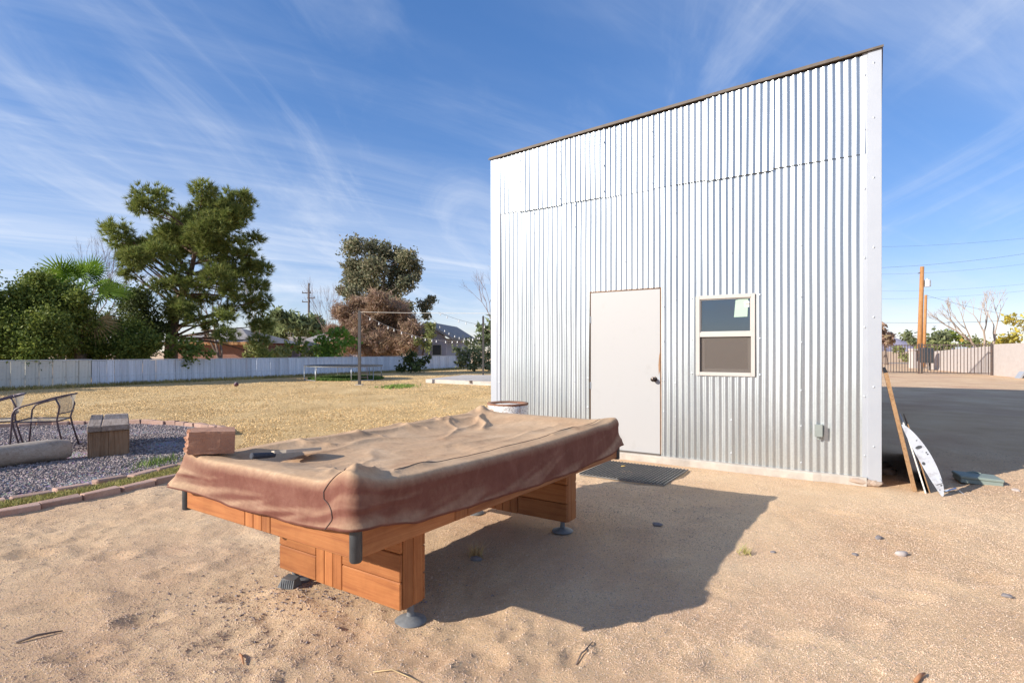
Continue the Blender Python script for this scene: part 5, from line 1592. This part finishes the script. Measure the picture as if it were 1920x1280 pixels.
make_tree('dark_bush', 'dark bush growing before the fence below the brown tree', 'bush', [(770, 685, 14), (752, 690, 10), (785, 688, 12), (765, 672, 12), (790, 678, 10), (775, 665, 10), (800, 672, 8)], 34.5, .5, 770, .05, M['barkdark'], M['lf_dark'], .12, 1000, 64, group=GB, limbs=False)
make_tree('grey_green_bush', 'grey green desert bush at the end of the white fence', 'bush', [(875, 665, 18), (895, 655, 16), (865, 680, 12), (900, 675, 16), (915, 665, 14), (880, 640, 12), (860, 655, 10), (885, 685, 10), (920, 685, 12), (935, 670, 14)], 37.5, .9, 890, .06, M['barkdark'], M['lf_bush'], .13, 700, 65, group=GB, limbs=False)
make_tree('desert_tree', 'pale green desert tree partly hidden by the shed', 'tree', [(915, 620, 14), (930, 605, 16), (905, 635, 12), (925, 640, 16), (940, 625, 16), (900, 615, 8)], 45, 1.0, 930, .12, M['barkgrey'], M['lf_feather'], .15, 500, 66, group=GB, aspect=4)
bare_tree('bare_tree', 'leafless tree reaching out from behind the shed', Vector((A(962, 660, 27).x, 27, 0)), 5.4, 1.6, 37, M['barkred'], .055, 5, .50, GB, [Vector((-.42, 0, 1)), Vector((-.15, .2, 1)), Vector((.3, 0, 1))])

# ================================================================== HOUSES BEYOND THE FENCE
def house(name, label, x0, x1, y, dep, wall_h, ridge, wallmat, roofmat, over=.5, windows=(), fasc=None, rz=0.0, gable=False):
    e = empty(name, ((x0 + x1) / 2, y, 0), rz); tag(e, label, 'house', 'houses beyond the fence')
    w = (x1 - x0) / 2
    MB().box(-w, w, 0, dep, 0, wall_h).build('wall', wallmat, e)
    if gable:
        m = MB(); m.prism([(-w - over, wall_h - .12), (0, ridge), (w + over, wall_h - .12), (w + over, wall_h + .08), (0, ridge + .22), (-w - over, wall_h + .08)], -over, dep + over); m.build('roof', roofmat, e)
        MB().prism([(-w, wall_h), (w, wall_h), (0, ridge)], .02, .10).build('gable_wall', wallmat, e)
    else:
        V = [(-w - over, -over, wall_h), (w + over, -over, wall_h), (w + over, dep + over, wall_h), (-w - over, dep + over, wall_h), (-w + dep * .3, dep / 2, ridge), (w - dep * .3, dep / 2, ridge)]
        m = MB(); m.add(V, [(0, 1, 5, 4), (1, 2, 5), (2, 3, 4, 5), (3, 0, 4), (3, 2, 1, 0)]); m.build('roof', roofmat, e)
        if fasc: MB().box(-w - over - .02, w + over + .02, -over - .04, -over - .003, wall_h - .16, wall_h + .03).build('fascia', fasc, e)
    for (a, b, c, d) in windows:
        f_ = bars(MB(), a, b, c, d, .06, -.04, .0).build('window_frame', M['vinyl'], e)
        MB().box(a + .06, b - .06, -.02, -.012, c + .06, d - .06).build('pane', M['black'], f_)
    return e
Yh = 36.0
house('brick_house', 'low red brick house seen behind the pine trunk', A(318, 0, Yh).x, A(466, 0, Yh).x, Yh, 8, 1.92, 3.0, M['brickwall'], M['roofgrey'], .5, (), M['fasciatan'])
o = empty('brick_chimney', (A(396, 0, 35.5).x, 35.4, 0)); tag(o, 'dark ornamental chimney pot on the brick house', 'chimney')
MB().box(-.28, .28, -.25, .25, 1.9, 2.15).build('chimney_base', M['brickwall'], o)
m = MB(); m.box(-.34, .34, -.3, .3, 2.18, 2.28); 
for sx in (-.26, .2): m.box(sx, sx + .06, -.24, .24, 2.28, 2.62)
m.box(-.40, .40, -.34, .34, 2.62, 2.72); m.build('chimney_crown', M['barkdark'], o)
house('tan_house', 'long low house with tan shingle roof right of the brick house', A(470, 0, 43).x, A(560, 0, 43).x, 43, 9, 1.75, 2.55, M['lilac'], M['rooftan'], .5, (), M['fasciatan'])
house('hipped_house', 'house with grey hipped roof behind the clipped conifers', A(565, 0, 50).x, A(680, 0, 50).x, 50, 10, 2.1, 3.9, M['lilac'], M['roofgrey'], .6, (), M['fasciatan'])
house('lilac_house', 'lilac stucco house with gabled roof behind the fence end', A(768, 0, 44).x, A(838, 0, 44).x, 44, 9, 2.35, 3.45, M['lilac'], M['roofgrey'], .55, [(.3, 1.1, 1.0, 1.9)], None, R(-8), True)

# ================================================================== UTILITY POLE LEFT
def pole(name, label, px, py_top, Y, r, mat, arms=(), lean=0.0):
    t = A(px, py_top, Y); e = empty(name, (t.x, Y, 0)); tag(e, label, 'utility pole')
    MB().tube([(-lean, 0, 0), (0, 0, t.z)], [r, r * .72], 12).build('shaft', mat, e, smooth=True)
    for (dz, a, b) in arms:
        MB().box(a, b, -.05, .05, t.z - dz - .06, t.z - dz + .06).build('cross_arm', mat, e)
        for xx in (a + .08, b - .08):
            MB().tube([(xx, 0, t.z - dz + .06), (xx, 0, t.z - dz + .26)], .05, 8).build('insulator', M['greypole'], e)
    return e
pole('utility_pole', 'tall grey utility pole with cross arms above the far trees', 579, 531, 75, .17, M['greypole'], ((1.3, -.9, .0 + .3), (2.0, -.2, .8), (2.5, -.9, .2)))

# ================================================================== RIGHT BACKGROUND
gp_l, gp_r = G(1726, 700.5), G(1859, 703.4)
def gate(name, p0, p1, n, h, label, post=True):
    e = empty(name, p0, math.atan2((p1 - p0).y, (p1 - p0).x)); tag(e, label, 'gate', 'rusty picket gates at the drive')
    L = (p1 - p0).length
    for zz in (.10, h - .02, ): MB().box(.03, L - .03, -.02, .02, zz - .025, zz + .025).build('rail', M['gate'], e)
    pk = MB().box(-.019, .019, -.015, .015, .02, h + .0).mesh('picket')
    for k in range(n): link('picket', pk, M['gate'], e, (.12 + (L - .24) * k / (n - 1), 0, .04))
    for xx in ((0.0, L) if post else (L,)): MB().box(xx - .05, xx + .05, -.05, .05, 0, h + .08).build('post', M['gate'], e)
    return e
gate('picket_gate', gp_l + Vector((.08, 0, 0)), gp_r, 20, 1.74, 'wider rusty picket gate leaf beside the stucco wall')
gate('picket_gate', G(1640, 699), gp_l - Vector((.10, 0, 0)), 15, 1.72, 'left rusty picket gate leaf running behind the shed')
def wallrun(name, pts, label, th=.2):
    e = empty(name, pts[0][0]); tag(e, label, 'wall', 'stucco boundary walls')
    for (p0, h0), (p1, h1) in zip(pts[:-1], pts[1:]):
        d_ = (p1 - p0); L = d_.length; rz = math.atan2(d_.y, d_.x)
        MB().prism([(0, -.05), (L, -.05), (L, h1), (0, h0)], 0, th).build('wall_panel', M['wallstucco'], e, p0 - pts[0][0], (0, 0, rz))
    return e
w0, w1 = G(2010, 716), G(1865, 703.0)
wallrun('stucco_wall', [(w0, 1.80), (w1, 1.74)], 'pale stucco wall at the right picture edge')
w2 = G(1745, 692)
wallrun('stucco_wall', [(w1 + Vector((.25, .45, 0)), 1.64), (w2, 1.30)], 'pale stucco wall running back behind the gate')
pl = empty('gate_pillar', G(1716, 690)); tag(pl, 'pale masonry pillar with opening behind the left gate leaf', 'pillar')
m = MB(); m.box(-.30, -.12, -.3, .3, 0, 1.42); m.box(.2, .36, -.3, .3, 0, 1.42); m.box(-.12, .2, -.3, .3, 0, .55); m.box(-.36, .42, -.36, .36, 1.42, 1.55)
m.build('pillar_body', M['wallstucco'], pl)
cb = empty('slate_cabinet', G(1736, 694)); tag(cb, 'dark slate utility cabinet standing behind the gate', 'cabinet')
m = MB(); m.prism([(-.38, .55), (.42, .50), (.42, 1.42), (.30, 1.58), (-.25, 1.60), (-.38, 1.48)], -.25, .25); m.build('cabinet_body', M['cabinet'], cb)
m = MB(); m.box(-.3, -.22, -.05, .05, -.02, .55); m.box(.22, .30, -.05, .05, -.02, .52); m.build('cabinet_stand', M['darkpost'], cb)
# poles and wires
Yp = 46.0
up = pole('utility_pole', 'orange wooden utility pole with transformer behind the gate', 1729, 500, Yp, .20, M['polewood'], lean=.25)
tz = A(1738, 531, Yp)
m = MB(); m.lathe([(0, -.28), (.24, -.28), (.25, -.25), (.25, .22), (.22, .27), (.06, .29), (.05, .40), (0, .41)], 20); m.build('transformer', M['transformer'], up, (.42, 0, tz.z), smooth=False)
MB().box(.08, .26, -.04, .04, tz.z - .1, tz.z + .1).build('bracket', M['greypole'], up)
MB().tube([(-.05, 0, tz.z + .95), (-.35, 0, tz.z + .80)], .03, 6).build('insulator_arm', M['greypole'], up)
pole('utility_pole', 'shorter orange wooden pole just right of the transformer pole', 1736, 553, 47.5, .14, M['polewood'], lean=.2)
def wire(label, P_, r=.02, sag=.3):
    p0, p1 = P_; pts = []
    for i in range(25):
        t = i / 24; c_ = p0.lerp(p1, t); c_.z -= sag * 4 * t * (1 - t); pts.append(c_ - p0)
    o = MB().tube(pts, r * .55, 5).build('overhead_wire', M['wire'], None, p0, smooth=True); tag(o, label, 'wire', 'overhead wires')
wire('service wire dropping from the shorter pole to the right', (A(1738, 554, 47.5), A(1960, 603, 38)), .018, .15)
wire('dark low wire crossing the sky above the gate', (A(1630, 604, 50), A(1990, 595, 44)), .022, .2)
wire('uppermost thin wire passing over the orange pole', (A(1620, 463, 60), A(2000, 438, 52)), .016, .3)
wire('thin wire touching the top of the orange pole', (A(1620, 503, 47), A(2000, 463, 44)), .016, .3)
wire('thin wire just above the transformer', (A(1620, 514, 60), A(2000, 484, 50)), .014, .4)
wire('thin wire passing level with the transformer', (A(1620, 545, 70), A(2000, 524, 55)), .014, .4)
wire('thin wire just below the transformer', (A(1620, 560, 70), A(2000, 536, 55)), .014, .4)
GR = 'trees beyond the gate'
make_tree('dry_tree', 'dry brown tree beside the left gate leaf', 'tree', [(1645, 635, 16), (1664, 632, 12), (1672, 640, 9), (1655, 620, 9), (1640, 615, 12)], 56, 1, 1662, .22, M['barkgrey'], M['lf_brown'], .2, 260, 71, group=GR, aspect=3)
make_tree('round_tree', 'grey green tree behind the orange poles', 'tree', [(1715, 630, 12), (1735, 635, 14), (1755, 632, 12), (1722, 648, 12), (1745, 650, 12), (1705, 642, 8)], 75, 2, 1730, .2, M['barkgrey'], M['lf_bush'], .3, 230, 72, group=GR)
make_tree('round_tree', 'dark green round tree right of the orange poles', 'tree', [(1778, 627, 11), (1768, 636, 10), (1790, 632, 9), (1780, 642, 10), (1795, 640, 6)], 80, 1.5, 1780, .2, M['barkgrey'], M['lf_hedge'], .3, 300, 73, group=GR)
make_tree('scrub_row', 'low yellowish scrub behind the wall', 'scrub', [(1700, 655, 10), (1730, 655, 12), (1760, 650, 12), (1785, 652, 12), (1810, 648, 12), (1830, 640, 12), (1850, 645, 12), (1820, 655, 10), (1745, 668, 12), (1715, 670, 12), (1775, 665, 10)], 68, 2, 1770, .08, M['barkgrey'], M['lf_olive'], .28, 240, 74, group=GR, limbs=False)
make_tree('yellow_shrub', 'yellow flowering shrub above the stucco wall', 'shrub', [(1870, 638, 14), (1890, 632, 12), (1905, 640, 10), (1880, 645, 12), (1860, 645, 8)], 52, 1, 1880, .08, M['barkgrey'], M['lf_yellow'], .17, 400, 75, group=GR)
make_tree('golden_tree', 'golden leaved branches at the right picture edge', 'tree', [(1900, 596, 9), (1915, 602, 12), (1935, 600, 16), (1918, 620, 10), (1930, 630, 14), (1895, 590, 5)], 40, .8, 1945, .10, M['barkgrey'], M['lf_yellow'], .13, 420, 76, group=GR)
bt = Vector((A(1846, 660, 50).x, 50, 0))
bare_tree('bare_tree', 'pale leafless tree rising behind the stucco wall', bt, 6.2, 1.2, 47, M['barkpale'], .15, 5, .45, GR, [Vector((-.75, 0, 1)), Vector((.10, .1, 1)), Vector((.45, -.1, 1))])
for (px, pyt, lab) in ((1779, 604, 'taller thin street light mast far beyond the gate'), (1752, 612, 'shorter thin street light mast near the poles')):
    t = A(px, pyt, 90); e = empty('street_light', (t.x, 90, 0)); tag(e, lab, 'street light', 'far street lights')
    MB().tube([(0, 0, 0), (0, 0, t.z)], [.12, .07], 8).build('mast', M['steel'], e)
    MB().box(-.25, .25, -.1, .1, t.z, t.z + .08).build('lamp_head', M['steel'], e)
sg = empty('street_sign', (A(1803, 640, 66).x, 66, 0)); tag(sg, 'small orange and green street sign beyond the wall', 'sign')
zt_ = A(1803, 636, 66).z
MB().tube([(0, .03, 0), (0, .03, zt_)], .04, 6).build('sign_post', M['steel'], sg)
MB().prism([(-.28, zt_ - .1), (0, zt_ - .38), (.28, zt_ - .1), (0, zt_ + .18)], -.03, -.01).build('orange_plate', M['leafyellow'], sg)
MB().box(-.22, .22, -.03, -.01, zt_ - .72, zt_ - .44).build('green_plate', M['lf_light'], sg)
MB().box(-.75, .75, -.05, -.02, zt_ - 1.75, zt_ - .9).build('grey_plate', M['transformer'], sg)
# white van roof behind the wall
vn = empty('parked_van', (A(1838, 655, 52).x, 52, 0), R(-20)); tag(vn, 'white vehicle roof showing above the wall behind the gate', 'van')
m = MB(); m.prism([(-2.2, .3), (2.0, .3), (2.0, 1.05), (1.5, 1.15), (1.05, 1.52), (-.9, 1.56), (-1.7, 1.12), (-2.2, 1.0)], -.8, .8); m.build('body', M['white'], vn)
MB().prism([(-.85, 1.16), (1.0, 1.16), (.85, 1.44), (-.7, 1.46)], -.812, -.802).build('side_window', M['black'], vn)
for xx in (-1.4, 1.3):
    for yy in (-.8, .62):
        MB().lathe([(0, 0), (.31, 0), (.33, .03), (.33, .15), (.31, .18), (0, .18)], 18, Matrix.Translation((xx, yy + .18, .33)) @ Matrix.Rotation(R(90), 4, 'X')).build('wheel', M['black'], vn)
# grey plank end by the right edge
o = MB().add([(0, 0, 0), (.10, 0, 0), (.42, .1, .30), (.34, .1, .34), (0, .3, 0), (.10, .3, 0), (.42, .4, .30), (.34, .4, .34)], [(0, 1, 2, 3), (5, 4, 7, 6), (1, 5, 6, 2), (4, 0, 3, 7), (3, 2, 6, 7), (0, 4, 5, 1)]).build('tilted_panel', M['trim'], None, G(1912, 709))
tag(o, 'grey tilted metal piece at the foot of the stucco wall', 'metal piece')
# distant road strip and mountains
rd = MB().add([(22, 60, .02), (70, 62, .02), (70, 66, .02), (22, 64, .02)], [(0, 1, 2, 3)]).build('road', M['roofgrey']); tag(rd, 'grey asphalt road beyond the gate', 'road', kind='structure')
rng = np.random.default_rng(5)
def mountain(px0, px1, pytop, Y, seed):
    n = 60; V = []; Fc = []
    x0 = A(px0, 0, Y).x; x1 = A(px1, 0, Y).x; H = A(0, pytop, Y).z
    for j, (yy, hf) in enumerate(((0, 0), (200, .55), (420, 1.0), (900, .2), (1400, 0))):
        for i in range(n + 1):
            t = i / n
            prof_ = max(0, math.sin(PI * t)) ** 1.1 * (.72 + .28 * float(fbm(np.array([t * 7.0]), np.array([seed + j * .3]), 4, seed)[0]))
            V.append((x0 + (x1 - x0) * t, Y + yy - 420, -2 + (H + 2) * hf * prof_))
    for j in range(4):
        for i in range(n):
            a = j * (n + 1) + i; Fc.append((a, a + 1, a + n + 2, a + n + 1))
    return V, Fc
V, Fc = mountain(1600, 1790, 622, 5200, 3)
m = MB(); m.add(V, Fc); V, Fc = mountain(1760, 2010, 642, 5600, 6); m.add(V, Fc); V, Fc = mountain(1480, 1690, 640, 5400, 9); m.add(V, Fc)
tag(m.build('mountains', M['mount'], smooth=True), 'far haze tinted bluish purple mountains on the horizon', 'mountains', kind='structure')
